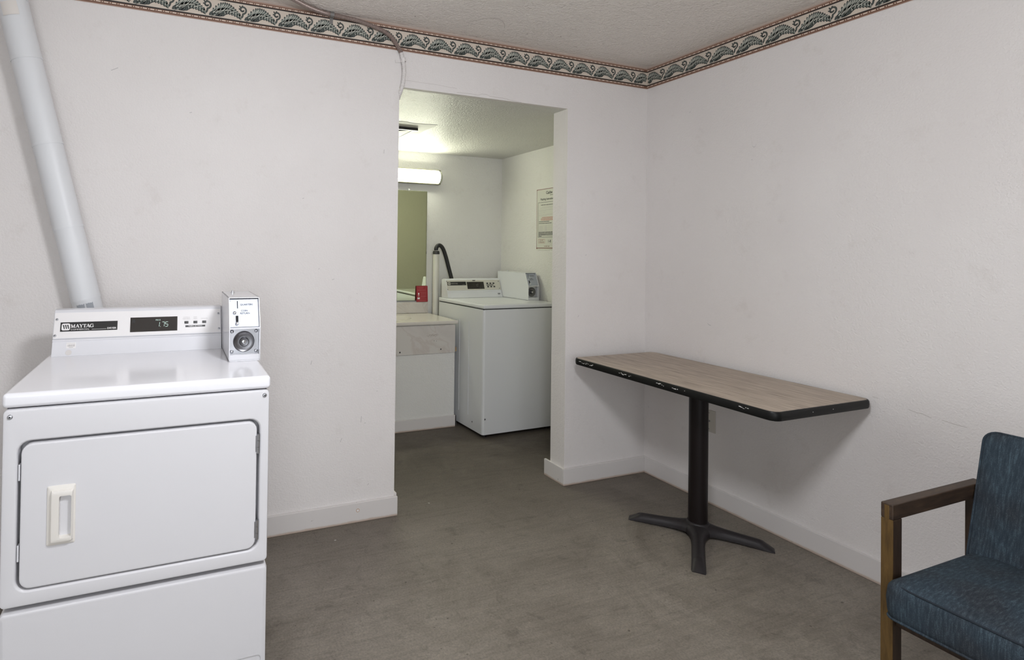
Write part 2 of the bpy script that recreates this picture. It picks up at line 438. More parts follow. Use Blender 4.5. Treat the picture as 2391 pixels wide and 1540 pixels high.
# scuffs
for (x, z, l, a) in ((-2.02, 1.22, .006, .8), (-1.95, 1.17, .012, .4), (-1.83, 1.10, .004, 0), (-2.05, .78, .02, 1.3), (-1.80, .49, .03, 1.5),
                     (-1.78, .47, .008, .2), (-1.9, .40, .02, 1.2), (-1.72, .62, .006, 0), (-2.1, 1.55, .008, .4), (-2.6, 1.9, .01, .3),
                     (-2.9, 2.05, .03, .5), (-1.70, 1.8, .02, 1.5), (-1.76, .17, .01, .9), (-.45, 1.3, .01, .5), (-.5, .95, .012, 1.0)):
    dx, dz = cos(a) * l / 2, sin(a) * l / 2; nx, nz = -sin(a) * .0012, cos(a) * .0012
    b.poly([(x - dx - nx, -.0008, z - dz - nz), (x + dx - nx, -.0008, z + dz - nz), (x + dx + nx, -.0008, z + dz + nz), (x - dx + nx, -.0008, z - dz + nz)], GREYINK)
struct(b.build('wall_back', smooth=0))

b = MB()
b.box(0, .12, YR - .1, TW, 0, ZC, W_PAINT)
def scuff(yz, wd=.0014, mt_=GREYINK):
    for (ya, za), (yb, zb) in zip(yz[:-1], yz[1:]):
        b.poly([(-.0008, ya, za - wd), (-.0008, yb, zb - wd), (-.0008, yb, zb + wd), (-.0008, ya, za + wd)], mt_)
scuff([(-.658, 1.902), (-.662, 1.875), (-.666, 1.852), (-.674, 1.845), (-.681, 1.848), (-.686, 1.858)], .0011)
scuff([(-.662, 1.784), (-.666, 1.786)], .002)
scuff([(-.425, .945), (-.432, .938), (-.445, .936)], .0015)
scuff([(-1.18, .742), (-1.20, .740)], .0006, CRACK)
scuff([(-1.30, .722), (-1.325, .717), (-1.34, .718), (-1.37, .709)], .0007, CRACK)
scuff([(-1.40, .711), (-1.43, .706), (-1.47, .704)], .0006, CRACK)
scuff([(-.03, .40), (-.036, .392)], .002)
scuff([(-.30, 2.1), (-.31, 2.104)], .0012)
struct(b.build('wall_right', smooth=0))

# left wall and rear wall behind the photographer, glazed openings added as light sources
GLASS = plain('glowing_glass', (0.8, 0.88, 0.95), 0.05, emit=(0.85, 0.92, 1.0), estr=0.32)  # panes glow by themselves, adding soft fill to the room
b = MB()
b.box(XL - .1, XL, YR, -3.5, 0, ZC, W_PAINT); b.box(XL - .1, XL, -1.7, TW, 0, ZC, W_PAINT)
b.box(XL - .1, XL, -3.5, -1.7, 0, .65, W_PAINT); b.box(XL - .1, XL, -3.5, -1.7, 2.05, ZC, W_PAINT)
struct(b.build('wall_left', smooth=0))
b = MB()
b.box(XL, -4.15, YR - .1, YR, 0, ZC, W_PAINT); b.box(-2.05, .12, YR - .1, YR, 0, ZC, W_PAINT)
b.box(-4.15, -2.05, YR - .1, YR, 2.25, ZC, W_PAINT)
struct(b.build('wall_rear', smooth=0))
def glazing(name, lo, hi, axis):
    f = MB(); t = .05
    (x0, y0, z0), (x1, y1, z1) = lo, hi
    if axis == 'x':
        for a, c in ((y0, y0 + t), (y1 - t, y1), ((y0 + y1) / 2 - t / 2, (y0 + y1) / 2 + t / 2)): f.box(x0, x1, a, c, z0, z1, DSTEEL)
        for a, c in ((z0, z0 + t), (z1 - t, z1)): f.box(x0, x1, y0, y1, a, c, DSTEEL)
    else:
        for a, c in ((x0, x0 + t), (x1 - t, x1), ((x0 + x1) / 2 - t / 2, (x0 + x1) / 2 + t / 2)): f.box(a, c, y0, y1, z0, z1, DSTEEL)
        for a, c in ((z0, z0 + t), (z1 - t, z1)): f.box(x0, x1, y0, y1, a, c, DSTEEL)
    o = struct(f.build(name, smooth=0))
    g = MB()
    if axis == 'x': g.box((x0 + x1) / 2 - .004, (x0 + x1) / 2 + .004, y0 + t / 2, y1 - t / 2, z0 + t / 2, z1 - t / 2, GLASS)
    else: g.box(x0 + t / 2, x1 - t / 2, (y0 + y1) / 2 - .004, (y0 + y1) / 2 + .004, z0 + t / 2, z1 - t / 2, GLASS)
    g.build('pane', o, 0)
glazing('window_1', (XL - .07, -3.5, .65), (XL - .03, -1.7, 2.05), 'x')
glazing('door_1', (-4.15, YR - .07, 0), (-2.05, YR - .03, 2.25), 'y')

# sink room
b = MB(); b.box(SL - .1, SX + .1, SB, SB + .1, 0, 2.3, W_SINK)
struct(b.build('wall_sink_back', smooth=0))
b = MB(); b.box(SX, SX + .1, TW, SB + .1, 0, 2.3, W_SINK)
struct(b.build('wall_sink_right', smooth=0))
b = MB(); b.box(SL - .1, SL, TW, SB, 0, 2.3, W_SINK); struct(b.build('wall_sink_left', smooth=0))
b = MB()
b.box(SL - .1, SX + .1, 0.0305, SB + .1, OT, OT + .12, CEIL2)
# smooth plaster patch round the vent, ragged edge
random.seed(11)
pp = []
for (xa, ya), (xb, yb), n in (((-1.90, .70), (-1.075, .685), 10), ((-1.075, .685), (-1.085, 1.26), 9), ((-1.085, 1.26), (-1.90, 1.30), 10), ((-1.90, 1.3), (-1.9, .70), 3)):
    for i in range(n):
        t = i / n; pp.append((xa + (xb - xa) * t + random.uniform(-.012, .012), ya + (yb - ya) * t + random.uniform(-.012, .012)))
b.prism(pp, OT - .002, OT + .01, SMOOTH, 'z')
struct(b.build('ceiling_sink', smooth=0))

# baseboards
bt, bh = .014, .094
b = MB()
b.box(XL, OL + bt, -bt, 0, 0, bh, BOARD, .003); b.box(OL, OL + bt, .0005, TW, 0, bh + .012, BOARD, .003)
RING = plain('rust_ring', (0.50, 0.33, 0.20), 0.6)
for r0, mt_, o_ in ((.0085, RING, .0004), (.0058, PANEL, .0008)):
    b.lathe([(r0, 0), (r0, .0006)], mt_, 18, frame((-1.815, -bt - o_, .058), (1, 0, 0), (0, 0, 1), (0, -1, 0)))
struct(b.build('baseboard_back'))
b = MB(); b.box(OR - bt, 0, -bt, 0, 0, bh, BOARD, .003); b.box(OR - bt, OR, .0005, TW + .04, 0, bh, BOARD, .002)
struct(b.build('baseboard_stub'))
b = MB(); b.box(-bt + .002, 0, YR, -bt, 0, bh, BOARD, .003)
struct(b.build('baseboard_right'))

# wallpaper border: leaf scroll band with beaded rails
B_CREAM = plain('border_cream', (0.62, 0.54, 0.455), 0.55)
B_BROWN = plain('border_brown', (0.185, 0.095, 0.062), 0.55)
B_BLACK = plain('border_black', (0.022, 0.018, 0.016), 0.55)
B_BEAD = plain('border_bead', (0.72, 0.60, 0.50), 0.55)
B_LEAFD = plain('border_leaf_dark', (0.030, 0.036, 0.034), 0.55)
B_LEAFG = plain('border_leaf_grey', (0.115, 0.138, 0.122), 0.55)
B_LITE = plain('border_leaf_light', (0.56, 0.56, 0.49), 0.55)
B_TAN = plain('border_tan', (0.36, 0.235, 0.18), 0.55)

def leaf(base, tip, wd, bend=0.15, n=6):
    bx, by = base; tx, ty = tip; dx, dy = tx - bx, ty - by; L_ = math.hypot(dx, dy) or 1e-6
    nx, ny = -dy / L_, dx / L_
    top, bot = [], []
    for i in range(n + 1):
        t = i / n; ww = wd * math.sin(pi * min(1, t * .88 + .12)) ** .8
        cx = bx + dx * t + nx * bend * L_ * math.sin(pi * t); cy = by + dy * t + ny * bend * L_ * math.sin(pi * t)
        top.append((cx + nx * ww / 2, cy + ny * ww / 2)); bot.append((cx - nx * ww / 2, cy - ny * ww / 2))
    return top + bot[::-1]

def stroke(pts, wd):
    """mitred ribbon quads along a polyline"""
    n = len(pts); off = []
    for i in range(n):
        a, c = pts[max(i - 1, 0)], pts[min(i + 1, n - 1)]
        dx, dy = c[0] - a[0], c[1] - a[1]; l = math.hypot(dx, dy) or 1e-9
        off.append((-dy / l * wd / 2, dx / l * wd / 2))
    return [[(p[0] + o[0], p[1] + o[1]), (q[0] + r[0], q[1] + r[1]), (q[0] - r[0], q[1] - r[1]), (p[0] - o[0], p[1] - o[1])]
            for p, q, o, r in zip(pts[:-1], pts[1:], off[:-1], off[1:])]

def motif_shapes(SP, H):
    """(layer, material, polygon) in metres, one repeat; curl at u=0"""
    out = []
    def px(u, v): return (u * SP, v * H)
    rnd = random.Random(5)
    def lf(bu, bv, tu, tv, wd, bend=.15):
        b0, t0 = px(bu, bv), px(tu, tv)
        out.append((1, B_LEAFD, leaf(b0, t0, wd, bend)))
        m_ = (b0[0] * .80 + t0[0] * .20, b0[1] * .80 + t0[1] * .20); e_ = (b0[0] * .14 + t0[0] * .86, b0[1] * .14 + t0[1] * .86)
        out.append((2, B_LEAFG, leaf(m_, e_, wd * .42, bend)))
        dx, dy = t0[0] - b0[0], t0[1] - b0[1]; l = math.hypot(dx, dy) or 1
        o_ = (-dy / l * wd * .40, dx / l * wd * .40)
        out.append((3, B_LITE, leaf((m_[0] + o_[0], m_[1] + o_[1]), (e_[0] + o_[0] * .5, e_[1] + o_[1] * .5), wd * .17, bend)))
    # plume: spine bottom left -> crest -> down to the right
    spine = [(.10, .13), (.22, .30), (.34, .44), (.46, .52), (.58, .52), (.70, .46), (.82, .36), (.93, .26)]
    for q in stroke([px(*p) for p in spine], .017): out.append((1, B_LEAFD, q))
    body = [(.06, .06), (.20, .07), (.34, .06), (.46, .13), (.56, .26), (.70, .33), (.84, .26), (.95, .22), (.92, .36), (.82, .52), (.70, .66), (.56, .74), (.42, .72), (.30, .60), (.20, .44), (.13, .26)]
    bl = spline([(*px(*p), 0) for p in body + body[:1]], 3)[:-1]
    out.append((0, B_LEAFD, [(p.x, p.y) for p in bl]))
    tips = [((.16, .22), (.17, .52)), ((.22, .30), (.24, .68)), ((.28, .38), (.31, .82)), ((.33, .42), (.38, .91)), ((.38, .45), (.44, .93)), ((.43, .48), (.50, .96)),
            ((.48, .50), (.56, .94)), ((.53, .52), (.62, .92)), ((.58, .52), (.68, .85)), ((.64, .50), (.75, .76)), ((.70, .46), (.81, .65)), ((.77, .41), (.87, .53)), ((.84, .35), (.93, .43))]
    for (bb, tt) in tips: lf(*bb, *tt, .0175, -.14)
    low = [((.14, .2), (.05, .08)), ((.22, .30), (.15, .06)), ((.30, .36), (.24, .05)), ((.36, .42), (.36, .06)), ((.43, .46), (.47, .14)), ((.52, .54), (.545, .25)), ((.60, .52), (.625, .24)), ((.67, .48), (.70, .22)), ((.745, .42), (.78, .18)), ((.82, .36), (.86, .12)), ((.88, .30), (.93, .08))]
    for (bb, tt) in (((.24, .14), (.33, .46)), ((.32, .18), (.43, .52)), ((.40, .30), (.52, .60)), ((.50, .36), (.61, .62)), ((.58, .36), (.70, .58)), ((.66, .34), (.79, .50)), ((.76, .30), (.87, .42)), ((.16, .14), (.24, .36))): lf(*bb, *tt, .0150, -.10)
    for (bb, tt) in low: lf(*bb, *tt, .0165, .18)
    # volutes at the foot of the plume
    for (cu, cv, rr) in ((.115, .17, .0075), (.28, .17, .0078), (.43, .22, .0098)):
        cx, cy = px(cu, cv)
        out.append((3, B_LEAFD, [(cx + rr * cos(a * pi / 6), cy + rr * sin(a * pi / 6)) for a in range(12)]))
        sp = [(cx + rr * .72 * (1 - i / 14) * cos(.8 + i * .62), cy + rr * .72 * (1 - i / 14) * sin(.8 + i * .62)) for i in range(11)]
        for q in stroke(sp, rr * .24): out.append((4, B_LITE if rr < .007 else B_LEAFG, q))
    # pale veins crossing the body
    for (a_, b_, c_) in (((.17, .2), (.27, .45), (.33, .75)), ((.24, .2), (.36, .45), (.45, .8)), ((.34, .25), (.48, .5), (.58, .82)), ((.5, .42), (.62, .55), (.70, .72)), ((.62, .38), (.74, .44), (.82, .52))):
        ss = spline([(*px(*a_), 0), (*px(*b_), 0), (*px(*c_), 0)], 4)
        for q in stroke([(p.x, p.y) for p in ss], .0016): out.append((5, B_LITE, q))
    # free curl
    cx, cy = px(1.0, .66); rr = .0185
    sp = []
    for i in range(41):
        t = i / 40; a = -1.5 + t * 7.6; r_ = rr * (1 - .78 * t)
        sp.append((cx + r_ * cos(a) * .95, cy + r_ * sin(a)))
    tail = [px(.86, .22), px(.93, .17), (cx - rr * .10, cy - rr * 1.75), (cx + rr * .05, cy - rr * 1.25), sp[0]]
    ts = [(p.x, p.y) for p in spline([(*p, 0) for p in tail], 4)]
    for q in stroke(ts[:-1] + sp, .0074): out.append((1, B_LEAFD, q))
    for q in stroke(ts[2:-1] + sp[:26], .0018): out.append((3, B_LEAFG, q))
    for (du, dv) in ((-.085, .90), (.01, .93), (-.12, .72)): # thorns on the curl
        tx, ty = px(1.0 + du, dv); out.append((2, B_LEAFD, leaf((cx + (tx - cx) * .55, cy + (ty - cy) * .55), (tx, ty), .006, .3)))
    lf(.90, .20, .955, .05, .010, .2)
    return out

def border(name, M, length, ph):
    """M maps (u, v, out) to the wall; v is measured from the band's foot"""
    b = MB(); SP, z0 = .1517, 0.0
    def rect(u0, u1, v0, v1, d, mt_): b.poly([(u0, v0, d), (u1, v0, d), (u1, v1, d), (u0, v1, d)], mt_, M)
    b.box(0, length, .001, .1275, 0, .0006, B_CREAM, M=M)
    rect(0, length, .000, .0035, .0009, B_TAN)
    rect(0, length, .0035, .0065, .0009, B_BROWN)
    rect(0, length, .0065, .0175, .0008, B_BROWN)      # lower beaded rail
    rect(0, length, .0175, .0235, .0009, B_BLACK)
    rect(0, length, .0995, .1050, .0009, B_BLACK)
    rect(0, length, .1050, .1165, .0008, B_BROWN)      # upper beaded rail
    rect(0, length, .1165, .1280, .0008, B_TAN)
    u = 0.0
    while u < length - .03:
        for v0 in (.0098, .1075):
            rect(u, u + .0165, v0, v0 + .0046, .0013, B_BEAD)
            rect(u + .0215, u + .0252, v0, v0 + .0046, .0013, B_BEAD)
        u += .0292
    H = .0775; sh = motif_shapes(SP, H)
    k = -2
    while ph + k * SP < length:
        u0 = ph + k * SP
        for lay, mt_, pg in sh:
            P3 = [(u0 + x, .0225 + y, .0009 + lay * .00022) for x, y in pg]
            if min(p[0] for p in P3) > 0.002 and max(p[0] for p in P3) < length - .002:
                b.poly(P3, mt_, M)
        k += 1
    return struct(b.build(name, smooth=0))
LB = 4.55
border('trim_1', frame((-LB, -.0005, 2.3105), (1, 0, 0), (0, 0, 1), (0, -1, 0)), LB - .001, (LB - 1.1744) % .1517)
LR = 4.9
border('trim_2', frame((-.0005, -.001, 2.3105), (0, -1, 0), (0, 0, 1), (-1, 0, 0)), LR, (1.0229 + .1517) % .1517 - .1517)
# caulk cove between band and ceiling
CAULK = plain('caulk', (0.52, 0.44, 0.385), 0.5)
b = MB(); b.prism([(0, ZC + .001), (-.010, ZC + .001), (-.006, ZC - .004), (0, ZC - .008)], XL, 0, CAULK, 'x'); struct(b.build('trim_3'))
b = MB(); b.prism([(0, ZC + .001), (-.010, ZC + .001), (-.006, ZC - .004), (0, ZC - .008)], YR, -.01, CAULK, 'y'); struct(b.build('trim_4'))

# ------------------------------------------------------------------ unseen bowl lamp, added and shaped for the main light
LAMP = plain('lamp_bowl', (0.9, 0.9, 0.9), 0.4, emit=(0.93, 0.95, 1.0), estr=94.0)
t = thing('added_bowl_lamp', 'white bowl lamp added out of frame to light the main room', 'lamp', (-2.06, -2.00, ZC))
b = MB(); b.lathe([(.06, 0), (.06, -.012), (.02, -.03), (.008, -.034)], ENAMEL); b.build('canopy', t)
b = MB(); b.cyl((0, 0, -.03), (0, 0, -.32), .008, ENAMEL, 12); b.build('stem', t)
b = MB(); b.lathe([(.02, -.305), (.16, -.320), (.176, -.332), (.176, -.342), (.15, -.342)], ENAMEL, 32); b.build('cap', t)
b = MB(); b.lathe([(.17 * cos(pi / 2 * k / 10) + .0005, -.342 - .17 * sin(pi / 2 * k / 10)) for k in range(11)], LAMP, 32); b.build('bowl', t)

# ------------------------------------------------------------------ shared appliance pieces
SER = {  # slab-serif capitals as stroke lists (x0,z0,x1,z1,width) in a unit cell
}
def bar(b, M, x0, y0, x1, y1, wd, mat, d=.0008):
    dx, dy = x1 - x0, y1 - y0; l = math.hypot(dx, dy); nx, ny = -dy / l * wd / 2, dx / l * wd / 2
    b.poly([(x0 + nx, y0 + ny, d), (x1 + nx, y1 + ny, d), (x1 - nx, y1 - ny, d), (x0 - nx, y0 - ny, d)], mat, M)
def serif_word(b, M, x, y, h, mat):
    """the word MAYTAG in bold slab serif capitals; returns its width"""
    T, t, s_ = .24 * h, .10 * h, .085 * h
    def B(x0, y0, x1, y1, wd): bar(b, M, x + x0 * h, y + y0 * h, x + x1 * h, y + y1 * h, wd, mat)
    def srf(cx, y0, wd): bar(b, M, x + (cx - wd / 2) * h, y + y0 * h, x + (cx + wd / 2) * h, y + y0 * h, s_, mat)
    # M
    B(.16, 0, .16, 1, t * 1.1); B(.92, 0, .92, 1, T); B(.18, 1, .52, .05, T * .95); B(.52, .05, .88, 1, t)
    srf(.16, .04, .32); srf(.92, .04, .42); srf(.10, .96, .28); srf(.98, .96, .30); x += 1.20 * h
    # A
    B(.10, 0, .46, 1, t); B(.46, 1, .84, 0, T); B(.22, .32, .66, .32, t); srf(.10, .04, .30); srf(.84, .04, .40); x += .98 * h
    # Y
    B(.12, 1, .46, .48, T); B(.78, 1, .46, .48, t); B(.46, 0, .46, .52, T); srf(.12, .96, .38); srf(.80, .96, .30); srf(.46, .04, .42); x += .90 * h
    # T
    B(.46, 0, .46, 1, T); B(.06, .94, .86, .94, t * 1.2); B(.09, .70, .09, .98, t); B(.83, .70, .83, .98, t); srf(.46, .04, .44); x += .86 * h
    # A
    B(.10, 0, .46, 1, t); B(.46, 1, .84, 0, T); B(.22, .32, .66, .32, t); srf(.10, .04, .30); srf(.84, .04, .40); x += .98 * h
    # G
    pts = [(.48 + .42 * cos(radians(a)), .5 + .47 * sin(radians(a))) for a in range(48, 320, 16)]
    for (xa, ya), (xb, yb) in zip(pts[:-1], pts[1:]): B(xa, ya, xb, yb, t * 1.2 + (T - t * 1.2) * max(0, .48 - (xa + xb) / 2) / .42)
    B(.80, .06, .80, .46, T * .9); srf(.78, .46, .36); B(.80, .68, .80, .96, t); x += 1.0 * h
    return x
def maytag_mark(b, M, x, y, sz, mat_bg, mat_bar):
    lp = rrect(x, x + sz * 1.08, y, y + sz, sz * .22, 0, 3)
    b.poly([(p.x, p.z, .0008) for p in lp], mat_bg, M)
    for k in range(3):
        cx = x + sz * (.26 + .27 * k)
        b.poly([(cx - .13 * sz, y + .80 * sz, .0012), (cx + .04 * sz, y + .80 * sz, .0012), (cx + .17 * sz, y + .20 * sz, .0012), (cx + .05 * sz, y + .20 * sz, .0012)], mat_bar, M)
SEG = {'0': 'abcdef', '1': 'bc', '2': 'abged', '5': 'afgcd', '7': 'abc', '8': 'abcdefg'}
def seven(b, M, x, y, h, ch, mat, d=.0012):
    ww = h * .50; sl = .10
    P = {'a': (0, 1, 1, 1), 'b': (1, 1, 1, .5), 'c': (1, .5, 1, 0), 'd': (0, 0, 1, 0), 'e': (0, .5, 0, 0), 'f': (0, 1, 0, .5), 'g': (0, .5, 1, .5)}
    for s_ in SEG[ch]:
        x0, y0, x1, y1 = P[s_]; e = .07
        if y0 == y1: x0, x1 = x0 + e, x1 - e
        else: y0, y1 = y0 - e * .6, y1 + e * .6
        bar(b, M, x + x0 * ww + y0 * h * sl, y + y0 * h, x + x1 * ww + y1 * h * sl, y + y1 * h, h * .085, mat, d)

def screw(parent, M, r=.006, mat=STEEL, name='screw'):
    b = MB(); b.lathe([(r, 0), (r * .98, r * .25), (r * .7, r * .55), (r * .35, r * .62)], mat, 16, M)
    b.lathe([(r * .36, r * .60), (r * .30, r * .63)], DARK, 6, M)
    return b.build(name, parent)

def coin_box(parent, x0, y0, z0, depth, wd=.103, tint=ENAMEL):
    """open-fronted coin meter hood; y0 = front foot, front leans back above the shelf"""
    H, zk, yt, th = .213, .112, .042, .0032
    side = [(y0, z0), (y0, z0 + zk), (y0 + yt, z0 + H), (y0 + depth, z0 + H), (y0 + depth, z0)]
    b = MB()
    b.prism(side, x0, x0 + th, tint, 'x', .0008)
    b.prism(side, x0 + wd - th, x0 + wd, tint, 'x', .0008)
    b.box(x0, x0 + wd, y0 + yt, y0 + depth, z0 + H - th, z0 + H, tint, .001)
    b.box(x0, x0 + wd, y0, y0 + depth, z0, z0 + .004, tint)
    b.box(x0 + th, x0 + wd - th, y0 + .002, y0 + .03, z0 + .004, z0 + .022, tint, .001)   # foot ledge
    b.box(x0, x0 + wd, y0 + depth - th, y0 + depth, z0, z0 + H, tint)
    b.box(x0 + th, x0 + wd - th, y0 + .001, y0 + .06, z0 + zk - .004, z0 + zk + .002, tint, .0008)   # shelf
    cb = b.build('coin_box', parent)
    # upper slot plate leaning with the hood
    v = Vector((0, yt, H - zk)).normalized(); n = Vector((0, -v.z, v.y))
    o = Vector((x0 + th + .0005, y0 + .012, z0 + zk + .003)); pw, ph = wd - 2 * th - .001, (H - zk) / v.z - .010
    M = frame(o, (1, 0, 0), v, n)
    b = MB(); b.box(0, pw, 0, ph, -.002, 0, PLATE, .0005, M=M)
    b.text('QUARTERS', .0088, INK, M @ Matrix.Translation((pw * .36, ph * .765, .0006)), bold=.00015)
    b.text('COIN', .0088, INK, M @ Matrix.Translation((pw * .385, ph * .545, .0006)), bold=.00015)
    b.text('RETURN', .0088, INK, M @ Matrix.Translation((pw * .35, ph * .45, .0006)), bold=.00015)
    b.box(pw * .255, pw * .285, ph * .66, ph * .93, 0, .0008, DARK, M=M)
    b.box(pw * .20, pw * .29, ph * .12, ph * .40, 0, .0008, DARK, M=M)
    for a, c in ((.03, .94), (.97, .94), (.03, .05), (.97, .05)): b.lathe([(.0018, 0), (.0012, .0012)], DSTEEL, 8, M @ Matrix.Translation((pw * a, ph * c, 0)))
    b.build('coin_slot_plate', cb)
    b = MB(); b.lathe([(.0055, 0), (.0055, .004), (.0035, .006), (.001, .0065)], CHROME, 16, M @ Matrix.Translation((pw * .165, ph * .50, 0)))
    b.build('return_knob', cb)
    b = MB(); b.lathe([(.0062, 0), (.0060, .006), (.0042, .008), (.001, .0085)], CHROME, 16, M @ Matrix.Translation((pw * .245, ph * .115, 0)))
    b.build('return_lever', cb)
    # vault door with dished lock
    o = Vector((x0 + th + .0005, y0 + .026, z0 + .022)); vh = zk - .028
    M = frame(o, (1, 0, 0), (0, 0, 1), (0, -1, 0))
    b = MB(); b.box(0, pw, 0, vh, -.003, 0, STEEL, .0006, M=M); b.build('vault_door', cb)
    Mc = M @ Matrix.Translation((pw * .49, vh * .49, 0))
    b = MB(); b.lathe([(.036, 0), (.0355, .004), (.033, .0055), (.030, .004), (.024, -.0018 + .004), (.016, .0024), (.0155, .010), (.0135, .0125), (.010, .0120), (.0095, .0095), (.006, .0090)], plain('dark_steel', (0.17, 0.17, 0.18), 0.3, 1.0), 36, Mc)
    b.build('lock_dish', cb)
    b = MB(); b.lathe([(.0062, .0088), (.0060, .0115), (.002, .0118)], CHROME, 20, Mc)
    b.box(-.0006, .0006, -.0028, .0028, .0116, .0122, DARK, M=Mc); b.build('lock_cylinder', cb)
    for a, c in ((.08, .09), (.92, .09), (.08, .91), (.92, .91)):
        bb = MB(); bb.lathe([(.0062, 0), (.006, .0018), (.0045, .0036), (.002, .0045)], STEEL, 16, M @ Matrix.Translation((pw * a, vh * c, 0))); bb.build('bolt', cb)
    b = MB(); b.lathe([(.008, 0), (.008, .003), (.005, .0035), (.005, .008), (.003, .009)], CHROME, 12, Matrix.Translation((x0 + wd * .33, y0 + depth * .78, z0 + H)))
    b.build('top_bolt', cb)
    return cb

# ------------------------------------------------------------------ dryer
dry = thing('clothes_dryer', 'white coin-operated clothes dryer with a lit price display, against the wall below the vent pipe', 'dryer', (-3.065, -.872, 0))
Wd, D = .686, .655
b = MB(); b.box(.006, Wd - .006, .045, D, .03, .886, ENAMEL, .004)
b.box(.010, Wd - .010, .030, .05, .345, .384, DARK)
b.box(.010, Wd - .010, .018, .05, .876, .8885, DARK)
b.build('cabinet', dry)
for x, y in ((.05, .07), (Wd - .05, .07), (.05, D - .05), (Wd - .05, D - .05)):
    b = MB(); b.lathe([(.018, 0), (.018, .010), (.009, .012), (.009, .035)], BLACK, 14, Matrix.Translation((x, y, 0))); b.build('foot', dry)
b = MB()
b.box(0, Wd, 0, D + .01, .8895, .928, plain('lid_enamel', (0.87, 0.87, 0.905), 0.17, coat=0.15, bump=0.04, bscale=30), .011, 4)
b.build('lid', dry)
# front panel with rounded door opening
dx0, dx1, dz0, dz1 = .038, .655, .413, .801
b = MB()
x0, x1, z0, z1 = .003, Wd - .003, .373, .8865
b.loft([rrect(x0, x1, z0, z1, .012, .045), rrect(x0, x1, z0, z1, .012, .007), rrect(x0 + .002, x1 - .002, z0 + .002, z1 - .002, .011, .002),
        rrect(x0 + .007, x1 - .007, z0 + .007, z1 - .007, .010, 0),
        rrect(dx0 - .006, dx1 + .006, dz0 - .006, dz1 + .006, .034, 0), rrect(dx0 - .002, dx1 + .002, dz0 - .002, dz1 + .002, .031, .0025),
        rrect(dx0, dx1, dz0, dz1, .030, .007), rrect(dx0, dx1, dz0, dz1, .030, .044)], ENAMEL_SHEEN)
b.build('front_panel', dry)
g = .0055
ax0, ax1, az0, az1 = dx0 + g + .002, dx1 - g - .002, dz0 + .004, dz1 - g
b = MB()
b.loft([rrect(ax0, ax1, az0, az1, .027, .030), rrect(ax0, ax1, az0, az1, .027, .005), rrect(ax0 + .0015, ax1 - .0015, az0 + .0015, az1 - .0015, .0255, .0005),
        rrect(ax0 + .006, ax1 - .006, az0 + .006, az1 - .006, .022, -.0015)], ENAMEL_SHEEN, True, True)
door = b.build('door', dry)
# pull handle: stepped plate, raised grip and scooped recess
hx0, hx1, hz0, hz1 = .107, .173, .522, .678
b = MB()
b.loft([rrect(hx0, hx1, hz0, hz1, .004, 0), rrect(hx0, hx1, hz0, hz1, .004, -.0035), rrect(hx0 + .003, hx1 - .003, hz0 + .003, hz1 - .003, .003, -.0055),
        rrect(hx0 + .009, hx1 - .004, hz0 + .009, hz1 - .011, .003, -.006), rrect(hx0 + .011, hx1 - .006, hz0 + .011, hz1 - .013, .005, -.014),
        rrect(hx0 + .014, hx1 - .007, hz0 + .016, hz1 - .018, .006, -.0155),
        rrect(hx0 + .029, hx1 - .0082, hz0 + .021, hz1 - .025, .005, -.0150), rrect(hx0 + .030, hx1 - .009, hz0 + .022, hz1 - .026, .005, -.012),
        rrect(hx0 + .027, hx1 - .010, hz0 + .024, hz1 - .029, .006, .008), rrect(hx0 + .029, hx1 - .013, hz0 + .030, hz1 - .034, .008, .015)], CREAM, False, True)
b.build('handle', door)
for z in (.700, .444):
    b = MB()
    for k in range(3): b.cyl((dx1 - .004, -.001, z + k * .0192), (dx1 - .004, -.001, z + k * .0192 + .0186), .0052, STEEL, 12)
    b.box(dx1 - .012, dx1 - .004, -.001, .0008, z + .004, z + .052, STEEL); b.build('hinge', door)
for z in (.72, .51):
    b = MB(); b.box(dx0 + .0015, dx0 + .0060, .004, .02, z - .021, z + .021, ENAMEL, .001); b.build('latch_tab', dry)
# lower access panel, bowed top edge and embossed foot
b = MB()
z0, z1 = .028, .360
b.loft([rrect(x0, x1, z0, z1, .010, .045), rrect(x0, x1, z0, z1, .010, .010), rrect(x0 + .002, x1 - .002, z0 + .002, z1 - .003, .009, .003), rrect(x0 + .009, x1 - .009, z0 + .007, z1 - .010, .008, 0),
        rrect(.020, .668, .036, .098, .012, 0), rrect(.0215, .6665, .0375, .0965, .011, .003), rrect(.024, .664, .040, .094, .010, .003)], ENAMEL_SHEEN, True, True)
b.build('lower_panel', dry)
for x, z in ((.020, .868), (.668, .871)): screw(dry, frame((x, 0, z), (1, 0, 0), (0, 0, 1), (0, -1, 0)), .0065)

def console(parent, xa, xb, ybase, zbase, zseam, ztop, slope, depth, white, panel):
    """sloped control console; returns (object, frame of its face)"""
    yf = lambda z: ybase + slope * (z - zbase)
    b = MB()
    pr = [(ybase, zbase), (yf(zseam - .009), zseam - .009), (yf(zseam - .009) - .002, zseam - .007), (yf(zseam) - .002, zseam - .0012), (yf(zseam) + .003, zseam - .0012), (yf(zseam) + .003, zseam),
          (yf(zseam), zseam), (yf(ztop), ztop), (yf(ztop) + .006, ztop + .007), (yf(ztop) + .03, ztop + .010), (ybase + depth, ztop + .002), (ybase + depth, zbase)]
    b.prism(pr, xa, xb, white, 'x', .0008, seg=1)
    o = b.build('control_console', parent)
    v = Vector((0, slope, 1)).normalized(); n = Vector((0, -v.z, v.y))
    return o, frame((0, yf(zseam) - .0004, zseam), (1, 0, 0), v, n)
con, CF = console(dry, .018, .581, .516, .928, .986, 1.077, .36, .135, ENAMEL, PANEL)
b = MB()
b.box(.020, .579, .003, .094, -.001, .0006, PANEL, M=CF)
